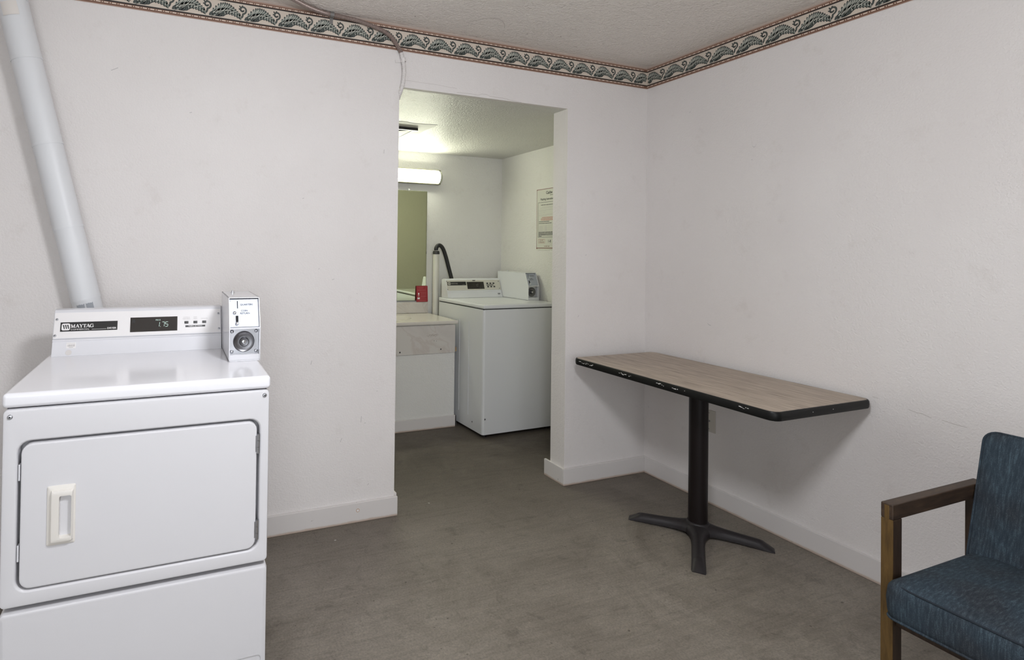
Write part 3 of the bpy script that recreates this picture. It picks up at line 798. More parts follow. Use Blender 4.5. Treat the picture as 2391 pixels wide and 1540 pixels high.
for cx_, t1, t2 in ((.455, 'WHITES &', 'PERM PRESS'), (.487, 'PERM', 'PRESS'), (.519, '', 'DELICATES')):
    b.text(t1, .0052, GREYINK, CF @ Matrix.Translation((cx_, .0625, .0009)), 'CENTER'); b.text(t2, .0052, GREYINK, CF @ Matrix.Translation((cx_, .0565, .0009)), 'CENTER')
b.box(.4515, .5225, .0265, .0335, 0, .0010, BLACK, M=CF)
b.text('FABRIC SETTINGS', .0062, WINK, CF @ Matrix.Translation((.487, .0282, .0013)), 'CENTER')
b.build('fascia', con)
b = MB(); NP = CF @ Matrix.Translation((.039, .026, .0006)); nw, nh = .181, .033
b.box(0, nw, 0, nh, 0, .0008, BLACK, M=NP)
NT = NP @ Matrix.Translation((0, 0, .0004))
maytag_mark(b, NT, .004, .004, .0245, WINK, INK)
xe = serif_word(b, NT, .0325, .0125, .0122, WINK)
b.text('COMMERCIAL', .0072, WINK, NT @ Matrix.Translation((.0325, .0038, .0008)), sx=1.30)
bar(b, NT, .0985, .0052, .146, .0052, .0009, WINK)
b.text('DRYER', .0085, WINK, NT @ Matrix.Translation((.148, .0042, .0008)), sx=1.12, bold=.0002)
b.build('nameplate', con)
b = MB(); DP = CF @ Matrix.Translation((.262, .015, .0006))
b.box(0, .161, 0, .054, 0, .0009, GLASSB, M=DP)
seven(b, DP, .089, .017, .0175, '1', LED); b.box(.1015, .1030, .0165, .0182, .0008, .0013, LED, M=DP)
seven(b, DP, .1060, .017, .0175, '7', LED); seven(b, DP, .1185, .017, .0175, '5', LED)
b.text('PRICE', .0068, LED, DP @ Matrix.Translation((.085, .0400, .0012)))
b.box(.007, .016, .034, .046, .0008, .0012, BLACK, M=DP)
b.build('display', con)
for cx_ in (.455, .487, .519):
    b = MB(); b.box(cx_ - .0072, cx_ + .0072, .040, .0495, 0, .003, BLACK, .0012, M=CF); b.build('button', con)
for x, v_ in ((.027, .070), (.0245, .0125), (.571, .076), (.573, .017)):
    screw(con, CF @ Matrix.Translation((x, v_, .0006)), .0046)
LF = frame((0, .516, .928), (1, 0, 0), Vector((0, .36, 1)).normalized(), Vector((0, -1, .36)).normalized())
b = MB(); ST = LF @ Matrix.Translation((.062, .028, 0))
b.box(0, .029, 0, .020, 0, .0006, WINK, M=ST)
random.seed(2); u = .003
while u < .026:
    ww = random.choice((.0004, .0007, .0011)); b.box(u, u + ww, .0055, .0135, .0004, .0009, GREYINK, M=ST); u += ww + random.choice((.0005, .0008))
for k in range(7): b.box(.001 + k * .0038, .0035 + k * .0038, .0165, .0178, .0004, .0009, GREYINK, M=ST)
b.box(.008, .021, .0018, .0034, .0004, .0009, GREYINK, M=ST)
b.build('barcode_sticker', con)
b = MB(); b.lathe([(.0098, 0), (.0095, .0006)], plain('paper_dot', (0.66, 0.63, 0.61), .7), 24, LF @ Matrix.Translation((.070, .013, 0))); b.build('dot_sticker', con)
# narrow end section of the console beside the coin box
b = MB()
yf = lambda z: .516 + .36 * (z - .928)
b.prism([(.518, .928), (yf(1.077) + .002, 1.077), (yf(1.077) + .008, 1.084), (.651, 1.079), (.651, .928)], .5835, .668, ENAMEL, 'x', .0008, seg=1)
e = b.build('console_end', dry)
for z in (1.062, 1.004): screw(e, frame((.591, yf(z) + .0015, z), (1, 0, 0), Vector((0, .36, 1)).normalized(), Vector((0, -1, .36)).normalized()), .0044, plain('painted_screw', (0.62, 0.55, 0.53), .4))
coin_box(dry, .5845, .246, .9285, .335, .104)

# ------------------------------------------------------------------ washer
wsh = thing('washing_machine', 'white top-loading coin washing machine in the sink room, beside the vanity', 'washing machine', (-.638, .812, 0), .030)
Ww, Dw = .650, .675
b = MB()
pl = []
for cx_, cy_, a0 in ((Ww - .020, Dw - .010, 0), (.020, Dw - .010, 90), (.020, .022, 180), (Ww - .020, .022, 270)):
    for i in range(6):
        a = radians(a0 + 18 * i); pl.append((cx_ + .018 * cos(a), cy_ + .018 * sin(a)))
b.prism(pl, .028, .903, WASHW, 'z')
for y in (.20, .335):                                     # pressed ribs in the side
    b.box(-.0008, .004, y - .0018, y + .0018, .12, .80, WASHW, .0006)
b.box(.006, Ww - .006, .008, Dw - .006, .900, .912, DARK)
b.build('cabinet', wsh)
for x, y in ((.05, .06), (Ww - .05, .06), (.05, Dw - .06), (Ww - .05, Dw - .06)):
    b = MB(); b.lathe([(.02, 0), (.02, .012), (.01, .014), (.01, .04)], BLACK, 14, Matrix.Translation((x, y, 0))); b.build('foot', wsh)
b = MB(); b.box(0, Ww, 0, Dw, .908, .937, WASHW, .010, 4)
b.box(.04, .50, .03, .53, .9362, .9385, WASHW, .001)       # loading door
b.build('lid', wsh)
screw(wsh, frame((.022, .0035, .138), (1, 0, 0), (0, 0, 1), (0, -1, 0)), .006, DSTEEL)
screw(wsh, frame((.0018, .14, .085), (0, -1, 0), (0, 0, 1), (-1, 0, 0)), .006, DSTEEL)
con2, C2 = console(wsh, .026, .541, .560, .938, .995, 1.080, .36, .112, WASHW, PANEL_B)
b = MB(); b.box(.030, .538, .003, .088, -.001, .0006, PANEL_B, M=C2)
for k, (u0, u1) in enumerate(((.040, .150), (.036, .202), (.046, .100), (.040, .19), (.040, .205), (.05, .11))):
    b.box(u0, u1, .034 - k * .0052, .0355 - k * .0052, .0004, .0009, GREYINK, M=C2)
b.box(.402, .470, .0405, .0465, 0, .0009, BLACK, M=C2)
for i in range(3):
    b.box(.405 + i * .030, .421 + i * .030, .0665, .0685, .0004, .0009, GREYINK, M=C2); b.box(.408 + i * .030, .424 + i * .030, .016, .018, .0004, .0009, GREYINK, M=C2)
b.build('fascia', con2)
b = MB(); NP = C2 @ Matrix.Translation((.038, .044, .0006)); b.box(0, .172, 0, .030, 0, .0008, BLACK, M=NP)
NT = NP @ Matrix.Translation((0, 0, .0004)); maytag_mark(b, NT, .005, .004, .022, PANEL_B, INK); serif_word(b, NT, .034, .010, .0105, plain('grey_letters', (.30, .29, .26), .5))
b.text('WASHER', .006, plain('grey_letters', (.3, .29, .26)), NT @ Matrix.Translation((.134, .004, .0008))); b.build('nameplate', con2)
b = MB(); DP = C2 @ Matrix.Translation((.218, .012, .0006)); b.box(0, .160, 0, .060, 0, .0009, GLASSB, M=DP)
seven(b, DP, .078, .020, .02, '1', LED_DIM); seven(b, DP, .092, .020, .02, '0', LED_DIM); b.build('display', con2)
b = MB(); b.box(.275, .302, .080, .087, 0, .0012, BLACK, M=C2); b.build('badge', con2)
for i in range(3):
    for v_ in (.052, .024):
        b = MB(); b.box(.404 + i * .030 + (.003 if v_ < .04 else 0), .421 + i * .030 + (.003 if v_ < .04 else 0), v_, v_ + .011, 0, .003, BLACK, .0012, M=C2); b.build('button', con2)
for x, v_ in ((.034, .078), (.034, .012), (.524, .074), (.524, .014)): screw(con2, C2 @ Matrix.Translation((x, v_, .0006)), .0045, DSTEEL)
LF2 = frame((0, .560, .938), (1, 0, 0), Vector((0, .36, 1)).normalized(), Vector((0, -1, .36)).normalized())
b = MB(); b.prism([(.498, .034), (.522, .034), (.522, .026), (.514, .022), (.506, .022), (.498, .026)], 0, .0012, DSTEEL, 'z', M=LF2); b.build('small_badge', con2)
coin_box(wsh, .5435, .222, .9375, .42, .103, WASHW)

# ------------------------------------------------------------------ vent pipe behind the dryer
PIPE = plain('painted_duct', (0.69, 0.70, 0.715), 0.42, bump=0.12, bscale=22)
def pax(z): return Vector((-2.9715 - .2338 * (z - 1.063), -.0700, z))
vp = thing('vent_pipe', 'white-painted round dryer exhaust pipe leaning up the back wall behind the dryer', 'pipe', tuple(pax(.56)))
o0 = pax(.56)
seams = [.56, 1.10, 1.38, 1.70, 2.02, 2.235, 2.44]
for za, zb in zip(seams[:-1], seams[1:]):
    b = MB()
    pa, pb = pax(za) - o0, pax(zb) - o0; d = (pb - pa); L_ = d.length; d.normalize()
    b.tube([pa, pa + d * .008, pa + d * .012, pb - d * .010, pb], [.0540, .0542, .0528, .0524, .0524], PIPE, 40, True)
    b.build('pipe_section', vp)
b = MB(); ell = [Vector((0, .0, .0)) + Vector((-.002 * i, -.0 , -.0)) for i in range(2)]
b.tube(spline([(0, 0, 0.01), (.012, 0, -.06), (.012, -.02, -.16), (.012, -.070, -.20), (.012, -.118, -.205)], 5), .0515, PIPE, 28); b.build('elbow', vp)
def patch(z0, z1, a0, a1, mat, name, r=.0546, rag=0.0):
    b = MB(); rnd = random.Random(4); loops = []
    ax_ = (pax(2) - pax(1)).normalized(); e1 = Vector((0, -1, 0)); e2 = ax_.cross(e1).normalized()
    n = 17
    for i in range(2):
        lp = []
        for k in range(n):
            a = radians(a0 + (a1 - a0) * k / (n - 1)); z = (z0, z1)[i] + rnd.uniform(-rag, rag)
            lp.append(pax(z) - o0 + (e1 * cos(a) + e2 * sin(a)) * r)
        loops.append(lp)
    b.loft(loops, mat, M=None, closed=False); b.build(name, vp)
patch(2.175, 2.225, -38, 22, plain('cream_tape', (.70, .66, .62), .55), 'tape_patch')
patch(1.055, 1.088, -32, -2, plain('bare_duct', (.33, .35, .38), .5), 'bare_patch', .0549, .0018)
patch(1.058, 1.088, 4, 30, plain('bare_duct', (.33, .35, .38), .5), 'bare_patch', .0549, .0018)

# ------------------------------------------------------------------ flexible conduit
COND = plain('conduit_metal', (0.34, 0.27, 0.245), 0.42, 0.6)
CPAINT = plain('conduit_paint', (0.70, 0.67, 0.65), 0.5)
cd = thing('flexible_conduit', 'ribbed metal conduit running off the ceiling, over the leaf border, into the opening', 'conduit', (-1.6, -.012, 2.1))
co = Vector(cd.location)
bare = spline([(-2.55, -.42, 2.427), (-2.36, -.24, 2.427), (-2.169, -.100, 2.426), (-2.08, -.045, 2.426), (-2.00, -.0155, 2.427), (-1.925, -.0135, 2.425), (-1.839, -.0135, 2.418), (-1.773, -.0135, 2.405),
               (-1.717, -.0135, 2.390), (-1.671, -.0135, 2.363), (-1.636, -.0135, 2.321), (-1.620, -.0135, 2.296)], 10)
def ribbed(pts, r, amp, pitch):
    out, rs, acc = [], [], 0.0
    P = [Vector(p) for p in pts]; cum = [0.0]
    for a, c in zip(P[:-1], P[1:]): cum.append(cum[-1] + (c - a).length)
    n = int(cum[-1] / (pitch / 4)); j = 0
    for i in range(n + 1):
        s_ = cum[-1] * i / n
        while j < len(cum) - 2 and cum[j + 1] < s_: j += 1
        t = (s_ - cum[j]) / max(1e-9, cum[j + 1] - cum[j])
        out.append(P[j].lerp(P[j + 1], t) - co); rs.append(r + amp * (1, .2, -1, .2)[i % 4])
    return out, rs
b = MB(); p_, r_ = ribbed(bare, .0100, .0011, .0072); b.tube(p_, r_, COND, 10); b.build('bare_section', cd)
pnt = spline([(-1.620, -.0135, 2.296), (-1.609, -.0135, 2.252), (-1.604, -.0135, 2.210), (-1.607, -.0135, 2.160), (-1.614, -.0125, 2.124), (-1.619, .004, 2.095), (-1.617, .03, 2.078)], 8)
b = MB(); p_, r_ = ribbed(pnt, .0100, .0008, .0072); b.tube(p_, r_, CPAINT, 10); b.build('painted_section', cd)
for (x, z, ang, mt_) in ((-1.978, 2.427, 0, plain('grey_strap', (.20, .19, .18), .5, .3)), (-1.6085, 2.262, 78, CPAINT)):
    M = Matrix.Translation(Vector((x, -.0125, z)) - co) @ Matrix.Rotation(radians(ang), 4, 'Y')
    b = MB(); loops = []
    for xx in (-.009, .009):
        loops.append([Vector((xx, .0125, -.0125))] + [Vector((xx, -.0128 * sin(pi * k / 8), -.0128 * cos(pi * k / 8))) for k in range(9)] + [Vector((xx, .0125, .0125))])
    b.loft(loops, mt_, closed=False, M=M)
    b.box(-.008, .008, .008, .0115, -.040, -.0125, mt_, .001, M=M); b.build('strap', cd)

# ------------------------------------------------------------------ vanity
van = thing('vanity', 'built-in vanity with marbled counter and sink, left of the washing machine', 'vanity', (-1.3, 1.39, 0))
vo = Vector(van.location); VM = Matrix.Translation(-vo)
VL, VR = SL, -.684
b = MB(); b.box(VL + .004, VR, 1.147, SB - .004, 0, .770, W_SINK, .003, M=VM); b.build('cabinet', van)
b = MB(); b.box(VL + .004, -.671, 1.134, 1.147, 0, .086, BOARD, .003, M=VM); b.box(VR, -.671, 1.134, SB - .004, 0, .086, BOARD, .003, M=VM); b.build('kick_board', van)
b = MB(); b.box(VL + .004, -.687, 1.137, 1.147, .554, .763, MARBLE, .002, M=VM)
random.seed(9)
SCR = plain('pen_scrawl', (.40, .345, .31), .7)
for base_, x0_, n_ in ((.690, -.925, 11), (.694, -.905, 9), (.686, -.890, 8)):
    sc = [(x0_ + i_ * .009, base_ + random.uniform(-.008, .008) + (.005 if i_ > 4 else 0)) for i_ in range(n_)]
    for (xa, za), (xb, zb) in zip(sc[:-1], sc[1:]):
        b.poly([(xa, 1.1364, za), (xb, 1.1364, zb), (xb, 1.1364, zb - .0026), (xa, 1.1364, za - .0026)], SCR, VM)
ap = b.build('apron_panel', van)
for x, z, r in ((-1.134, .577, .006), (-.806, .584, .005), (-.862, .648, .0025), (-.842, .646, .002)):
    b = MB(); b.lathe([(r, 0), (r * .8, .0012)], INK, 12, VM @ frame((x, 1.137, z), (1, 0, 0), (0, 0, 1), (0, -1, 0))); b.build('screw_head', ap)
b = MB(); b.box(VR, -.674, 1.139, 1.155, .562, .592, plain('raw_wood', (.36, .25, .14), .7), M=VM); b.build('wood_cleat', van)
# counter with oval bowl: loft rings from slab edge down into the bowl
b = MB(); CXs, CYs, rx, ry = -1.195, 1.365, .235, .150
cx0, cx1, cy0, cy1, zt = VL + .004, -.673, 1.122, SB - .004, .796
def rect_ring(n):
    out = []
    for k in range(n):
        a = 2 * pi * k / n; c, s_ = cos(a), sin(a)
        ex = (cx1 - CXs) if c > 0 else (CXs - cx0); ey = (cy1 - CYs) if s_ > 0 else (CYs - cy0)
        t = 1 / max(abs(c) / ex, abs(s_) / ey); out.append((CXs + c * t, CYs + s_ * t))
    return out
n = 96; rr_ = rect_ring(n)
# snap nearest ring points to the true corners
for cxn, cyn in ((cx0, cy0), (cx0, cy1), (cx1, cy0), (cx1, cy1)):
    k = min(range(n), key=lambda i: (rr_[i][0] - cxn) ** 2 + (rr_[i][1] - cyn) ** 2); rr_[k] = (cxn, cyn)
def shr(p, d):
    return (min(max(p[0], cx0 + d), cx1 - d), min(max(p[1], cy0 + d), cy1 - d))
loops = [[Vector((*shr(p, .004), .769)) for p in rr_], [Vector((*p, .775)) for p in rr_], [Vector((*p, .788)) for p in rr_], [Vector((*shr(p, .003), .794)) for p in rr_], [Vector((*shr(p, .010), zt)) for p in rr_]]
for f_, z in ((1.08, zt), (1.03, zt + .0015), (1.0, zt - .001), (.94, zt - .022), (.80, zt - .075), (.55, zt - .115), (.2, zt - .13)):
    loops.append([Vector((CXs + rx * f_ * cos(2 * pi * k / n), CYs + ry * f_ * sin(2 * pi * k / n), z)) for k in range(n)])
TOPM = plain('marble_top', (0.64, 0.60, 0.54), 0.22, coat=0.3)
b.loft(loops, TOPM, True, True, VM); b.build('countertop', van)
b = MB(); b.box(VL + .004, -.686, 1.625, SB - .004, .797, .888, MARBLE, .003, M=VM); b.build('backsplash', van)

# ------------------------------------------------------------------ mirror, card, lamp over the vanity
MIR = plain('mirror_silver', (0.60, 0.635, 0.46), 0.03, 1.0)
mr = thing('wall_mirror', 'frameless wall mirror above the vanity backsplash, under the lit tube lamp', 'mirror', (-1.22, SB - .004, .895))
b = MB(); b.box(-.62, .52, -.003, .003, .006, .912, MIR, .0012); b.build('glass', mr)
b = MB(); b.box(-.62, .521, -.006, .0035, 0, .006, DSTEEL); b.build('bottom_channel', mr)
b = MB(); b.lathe([(.010, 0), (.010, .004), (.006, .008), (.002, .009)], plain('clear_clip', (.7, .7, .66), .2), 16, frame((.354, -.003, .918), (1, 0, 0), (0, 0, 1), (0, -1, 0))); b.build('clip', mr)

RED = plain('red_card', (0.30, 0.022, 0.030), 0.5)
PINK = plain('card_lines', (0.42, 0.10, 0.10), 0.5)
b = MB(); rc0 = Matrix.Translation((-.7935, 1.6225, .8895)) @ Matrix.Rotation(radians(-4), 4, 'X')
M = rc0 @ frame((0, 0, 0), (1, 0, 0), (0, 0, 1), (0, -1, 0))
b.prism([(p.x, p.z) for p in rrect(0, .103, 0, .132, .004, 0, 2)], 0, .0016, RED, 'z', M=M)
for k, (u0, u1, v0) in enumerate(((.018, .068, .118), (.022, .060, .110), (.012, .085, .098), (.012, .088, .092), (.036, .092, .078), (.036, .09, .071), (.036, .092, .062), (.036, .088, .050), (.036, .092, .043), (.036, .08, .036), (.036, .09, .024), (.012, .092, .012), (.02, .08, .006))):
    b.box(u0, u1, v0, v0 + .0022, .0014, .0019, PINK, M=M)
for q in ((.016, .026, .058, .074), (.018, .024, .046, .052), (.010, .030, .022, .036)): b.box(*q, .0014, .0020, WINK, M=M)
for q in stroke([(.078, .122), (.090, .124), (.090, .112), (.082, .104), (.078, .110)], .002): b.poly([(x, y, .0020) for x, y in q], PINK, M)
tag(b.build('notice_card', smooth=0), 'small red notice card leaning on the mirror, on the backsplash corner', 'card')

TUBEM = plain('lit_diffuser', (0.9, 0.9, 0.85), 0.4, emit=(0.98, 1.0, 0.80), estr=34.0)
OLIVE = plain('lamp_trim', (0.26, 0.25, 0.17), 0.35, 0.7)
LL = .90
vl = thing('vanity_lamp', 'lit fluorescent wrap lamp on the sink room wall above the mirror', 'lamp', (-.598 - LL / 2, SB, 1.925))
b = MB(); b.box(-LL / 2, LL / 2, -.040, -.001, -.060, .060, OLIVE, .003)
for z_ in (-.057, .057): b.box(-LL / 2, LL / 2, -.052, -.038, z_ - .003, z_ + .003, OLIVE, .001)
b.build('housing', vl)
b = MB(); prof = []
for k in range(33):
    a = -pi / 2 + pi * k / 32; rr = 1 + (.02 if k % 2 else 0); prof.append((-.042 - .045 * cos(a) * rr, .050 * sin(a)))
b.prism(prof, -LL / 2 + .02, LL / 2 - .020, TUBEM, 'x'); b.build('diffuser', vl, 20)
for sx_ in (-1, 1):
    b = MB(); prof = [(-.041 - .049 * cos(-pi / 2 + pi * k / 14), .053 * sin(-pi / 2 + pi * k / 14)) for k in range(15)]
    xa = sx_ * (LL / 2 - .010); b.prism(prof, xa - .010, xa + .010, plain('clear_end_cap', (.50, .50, .42), .15, coat=.6), 'x', .001); b.build('end_cap', vl)

# ------------------------------------------------------------------ ceiling vent in the sink room
cv = thing('ceiling_vent', 'black-edged ceiling vent hatch in the smooth plaster patch of the sink room', 'vent', (-1.45, 1.02, OT))
b = MB()
b.box(-.30, .290, -.215, -.195, -.020, -.0025, BLACK, .002); b.box(-.30, .290, .195, .215, -.006, -.0025, BLACK); b.box(.284, .290, -.195, .195, -.005, -.0025, BLACK); b.box(-.30, -.29, -.2, .2, -.006, -.0025, BLACK)
b.build('frame', cv)
b = MB(); b.box(-.28, .275, -.185, .185, -.005, -.0028, SMOOTH); b.build('hatch_panel', cv)
b = MB(); b.box(-.28, .275, -.150, -.145, -.0085, -.005, BLACK); b.cyl((.25, -.147, -.007), (-.18, .12, -.007), .003, BLACK, 8); b.build('wire', cv)

# ------------------------------------------------------------------ standpipe and hose
PVC = plain('pvc_pipe', (0.64, 0.625, 0.56), 0.35)
sp_ = thing('standpipe', 'cream plastic standpipe rising between vanity and washing machine', 'pipe', (-.643, 1.572, 0))
b = MB(); b.cyl((0, 0, 0), (0, 0, 1.305), .0255, PVC, 24); b.build('pipe', sp_)
b = MB(); b.lathe([(.0285, 1.285), (.0285, 1.300), (.0255, 1.312), (.018, 1.314)], plain('cap_rubber', (.03, .03, .028), .5), 22); b.build('cap', sp_)
RUB = plain('black_rubber', (0.012, 0.012, 0.012), 0.45)
b = MB(); b.tube(spline([(-.643, 1.572, 1.3175), (-.643, 1.572, 1.335), (-.628, 1.572, 1.356), (-.604, 1.572, 1.356), (-.578, 1.572, 1.326), (-.552, 1.572, 1.26), (-.525, 1.571, 1.17), (-.499, 1.570, 1.084), (-.470, 1.568, .98), (-.455, 1.566, .88), (-.450, 1.55, .80)], 8), .0165, RUB, 16)
tag(b.build('drain_hose'), 'black rubber drain hose arching from the standpipe down behind the washer', 'hose')

# ------------------------------------------------------------------ poster
PAPER = plain('poster_paper', (0.60, 0.60, 0.53), 0.5)
FRM = plain('poster_edge', (0.16, 0.035, 0.025), 0.5)
po = thing('instruction_poster', 'washing instructions poster pinned on the sink room wall above the washing machine', 'poster', (SX, 1.128, 1.330))
PM = frame((-.0015, 0, 0), (0, -1, 0), (0, 0, 1), (-1, 0, 0))
b = MB(); PW, PH = .36, .478
b.box(0, PW, 0, PH, -.0010, .0010, PAPER, M=PM)
for q in ((0, .0035, .014, PH), (0, PW, PH - .004, PH), (0, PW, .013, .018), (PW - .0035, PW, .014, PH)): b.box(*q, .0008, .0014, FRM, M=PM)
def T(s_, u, v_, sz, mat=INK, bold=0.0, al='LEFT', sx=1.0): b.text(s_, sz, mat, PM @ Matrix.Translation((u, v_, .0013)), al, sx, bold)
T('Caldw', .118, .436, .030, bold=.0009); b.box(.166, .20, .424, .427, .001, .0014, INK, M=PM)
T('Washing Instructions', .047, .390, .0235, bold=.0006, sx=.84)
for q in ((.018, PW - .018, .372, .3745), (.018, .0205, .100, .3745), (.018, PW - .018, .100, .1025), (PW - .0205, PW - .018, .1, .3745)): b.box(*q, .001, .0014, INK, M=PM)
random.seed(8)
def greek(u0, u1, v_, mat=INK, h=.0042):
    u = u0
    while u < u1:
        ww = random.uniform(.005, .016); b.box(u, min(u + ww, u1), v_, v_ + h, .001, .0014, mat, M=PM); u += ww + .003
for (u0, u1, v_, mt_) in ((.055, .30, .350, INK), (.065, .30, .336, GREYINK), (.045, .31, .327, GREYINK), (.030, .31, .312, GREYINK), (.030, .12, .303, GREYINK), (.030, .11, .290, GREYINK), (.030, .31, .275, GREYINK), (.030, .13, .266, GREYINK),
                          (.068, .30, .252, REDINK), (.056, .30, .242, REDINK), (.056, .30, .232, REDINK), (.030, .16, .220, INK), (.030, .19, .207, INK),
                          (.028, .30, .138, INK), (.028, .31, .130, INK), (.028, .31, .122, INK), (.028, .30, .114, INK), (.028, .065, .106, INK)):
    greek(u0, u1, v_, mt_, .0048 if mt_ is not GREYINK else .003)
for k in range(8): b.box(.028, .30, .148 + k * .0074, .1488 + k * .0074, .001, .0013, GREYINK, M=PM)
for u in (.09, .155, .21, .26): b.box(u, u + .0012, .148, .200, .001, .0013, GREYINK, M=PM)
for k in range(6): greek(.034, .08, .1495 + k * .0074, GREYINK, .003); greek(.105, .135, .1495 + k * .0074, GREYINK, .003)
for q in ((.026, .108, .0535, .0550), (.026, .108, .084, .0855), (.026, .0275, .054, .085), (.1065, .108, .054, .085)): b.box(*q, .001, .0014, REDINK, M=PM)
T('DO NOT', .067, .0725, .012, FRM, .0002, 'CENTER'); T('OVERLOAD', .067, .0585, .012, FRM, .0002, 'CENTER')
T('1-8', .146, .060, .028, bold=.0004); T('e-mail: serv', .100, .026, .015, FRM, .0002)
b.build('sheet', po, 0)
for u, v_ in ((.006, PH - .003), (.006, .012)):
    b = MB(); b.lathe([(.0035, .001), (.0025, .004)], FRM, 10, PM @ Matrix.Translation((u, v_, 0))); b.build('tack', po)

# ------------------------------------------------------------------ wall plate
PLT = plain('plate_ivory', (0.52, 0.49, 0.43), 0.45)
wp = thing('wall_plate', 'grey ivory cable jack plate on the right wall, partly behind the table column', 'wall plate', (0, -.442, .431))
WM = frame((0, 0, 0), (0, -1, 0), (0, 0, 1), (-1, 0, 0))
b = MB(); b.box(-.036, .036, -.058, .058, 0, .005, PLT, .002, M=WM); b.build('plate', wp)
b = MB(); b.lathe([(.0055, .005), (.0055, .010), (.003, .0105)], DSTEEL, 12, WM); b.build('jack', wp)
for z in (-.042, .042): screw(wp, WM @ Matrix.Translation((0, z, .005)), .0028, DSTEEL)

# ------------------------------------------------------------------ table
LAM = streak_mat('laminate_oak', [(0.30, (0.185, 0.138, 0.098)), (0.46, (0.335, 0.268, 0.205)), (0.62, (0.43, 0.355, 0.28)), (0.75, (0.51, 0.43, 0.35))], (12, 1.0, 1), 6.5, .42)
EDGE = plain('vinyl_edge', (0.006, 0.0062, 0.006), 0.42, spec=0.25)
IRON = plain('cast_iron_black', (0.021, 0.018, 0.019), 0.48, bump=.25, bscale=160, spec=0.3)
COLM = plain('black_column', (0.009, 0.006, 0.006), 0.4, spec=0.25)
CHIP = plain('chipped_white', (0.75, 0.74, 0.72), 0.6)
tb = thing('pedestal_table', 'rectangular wood-grain laminate table with black edge on a black cross-foot pedestal', 'table', (-.345, -.660, 0))
to = Vector(tb.location)
tx0, tx1, ty0, ty1, tz = -.594 - to.x, -.022 - to.x, -1.186 - to.y, -.083 - to.y, .735
def plan(x0_, x1_, y0_, y1_, r, z, k=6): return [Vector((p.x, p.z, z)) for p in rrect(x0_, x1_, y0_, y1_, r, 0, k)]
b = MB()
b.loft([plan(tx0 + .002, tx1 - .002, ty0 + .002, ty1 - .002, .030, tz - .034), plan(tx0 + .002, tx1 - .002, ty0 + .002, ty1 - .002, .030, tz)], LAM, True, True)
top = b.build('tabletop', tb)
b = MB()
prof = [(.002, -.0355), (-.0025, -.0345), (-.0055, -.030), (-.0065, -.018), (-.0055, -.006), (-.002, -.0008), (.0018, -.0002), (.0026, -.001)]
b.loft([plan(tx0 + a, tx1 - a, ty0 + a, ty1 - a, max(.03 - a, .02), tz + z) for a, z in prof], EDGE)
random.seed(21)
for (t0, cnt) in ((.02, 9), (.10, 3), (.30, 6), (.36, 2), (.52, 5), (.60, 4), (.66, 1), (.90, 5)):
    for k in range(cnt):
        yy = ty1 - .03 - (ty1 - ty0 - .06) * (t0 + k * .008 + random.uniform(-.002, .002)); zz = tz - .014 + random.uniform(-.004, .004)
        l_, h_ = random.uniform(.002, .009), random.uniform(.0012, .0036)
        b.box(tx0 - .0071, tx0 - .0055, yy - l_ / 2, yy + l_ / 2, zz - h_ / 2, zz + h_ / 2, CHIP, .0002)
for yy, zz in ((ty0, -.016),):
    for k in range(2): b.box(tx0 + .20 + k * .12, tx0 + .204 + k * .12, ty0 - .0071, ty0 - .0055, tz - .016, tz - .0148, CHIP)
b.build('edge_band', top)
b = MB(); b.lathe([(.041, .055), (.041, .690)], COLM, 36); b.build('column', tb)
b = MB(); b.box(-.11, .11, -.14, .14, .688, .7008, IRON, .003); b.build('top_plate', tb)
# cross foot: four tapered ridged arms flowing out of a hub
b = MB()
hubp = [(.052, .010), (.056, .026), (.053, .046), (.047, .058), (.043, .061)]
b.lathe(hubp, IRON, 36)
for (dx, dy, ln) in ((-.628, .778, .300), (.628, -.778, .300), (-.762, -.648, .372), (.762, .648, .372)):
    d = Vector((dx, dy, 0)).normalized(); s_ = Vector((-d.y, d.x, 0)); loops = []
    for r_, hw, zb_, zt_ in ((.020, .062, .020, .058), (.050, .048, .016, .055), (.075, .036, .013, .051), (.11, .0285, .010, .047), (.16, .0265, .008, .043), (ln * .80, .0265, .003, .037), (ln - .045, .027, .001, .034), (ln - .012, .0275, 0, .012), (ln, .025, 0, .004)):
        c_ = d * r_; h_ = zt_ - zb_
        loops.append([c_ + s_ * (hw * a) + Vector((0, 0, zb_ + h_ * z_)) for a, z_ in ((-1, 0), (-1, .35), (-.82, .68), (-.42, .93), (0, 1), (.42, .93), (.82, .68), (1, .35), (1, 0))])
    b.loft(loops, IRON, True, True)
b.build('cross_foot', tb, 50)

# ------------------------------------------------------------------ armchair
WOOD = streak_mat('walnut_frame', [(0.3, (0.016, 0.008, 0.004)), (0.55, (0.034, 0.018, 0.009)), (0.75, (0.058, 0.033, 0.016))], (9, 9, 1.2), 9.0, .55)
GOLD = streak_mat('lit_varnish', [(0.3, (0.055, 0.030, 0.009)), (0.55, (0.105, 0.060, 0.017)), (0.75, (0.15, 0.092, 0.028))], (9, 9, 1.2), 9.0, .4)  # brighter copy of the frame wood for its lit front faces
ARMW = streak_mat('walnut_arm', [(0.3, (0.020, 0.010, 0.005)), (0.55, (0.046, 0.026, 0.014)), (0.75, (0.085, 0.052, 0.028))], (1.2, 9, 9), 9.0, .55)
ch = thing('armchair', 'blue tweed armchair with dark square wooden arms against the right wall', 'armchair', (-.59, -1.905, 0))
ho = Vector(ch.location); HM = Matrix.Translation(-ho)
yl, yr_ = -1.655, -2.165
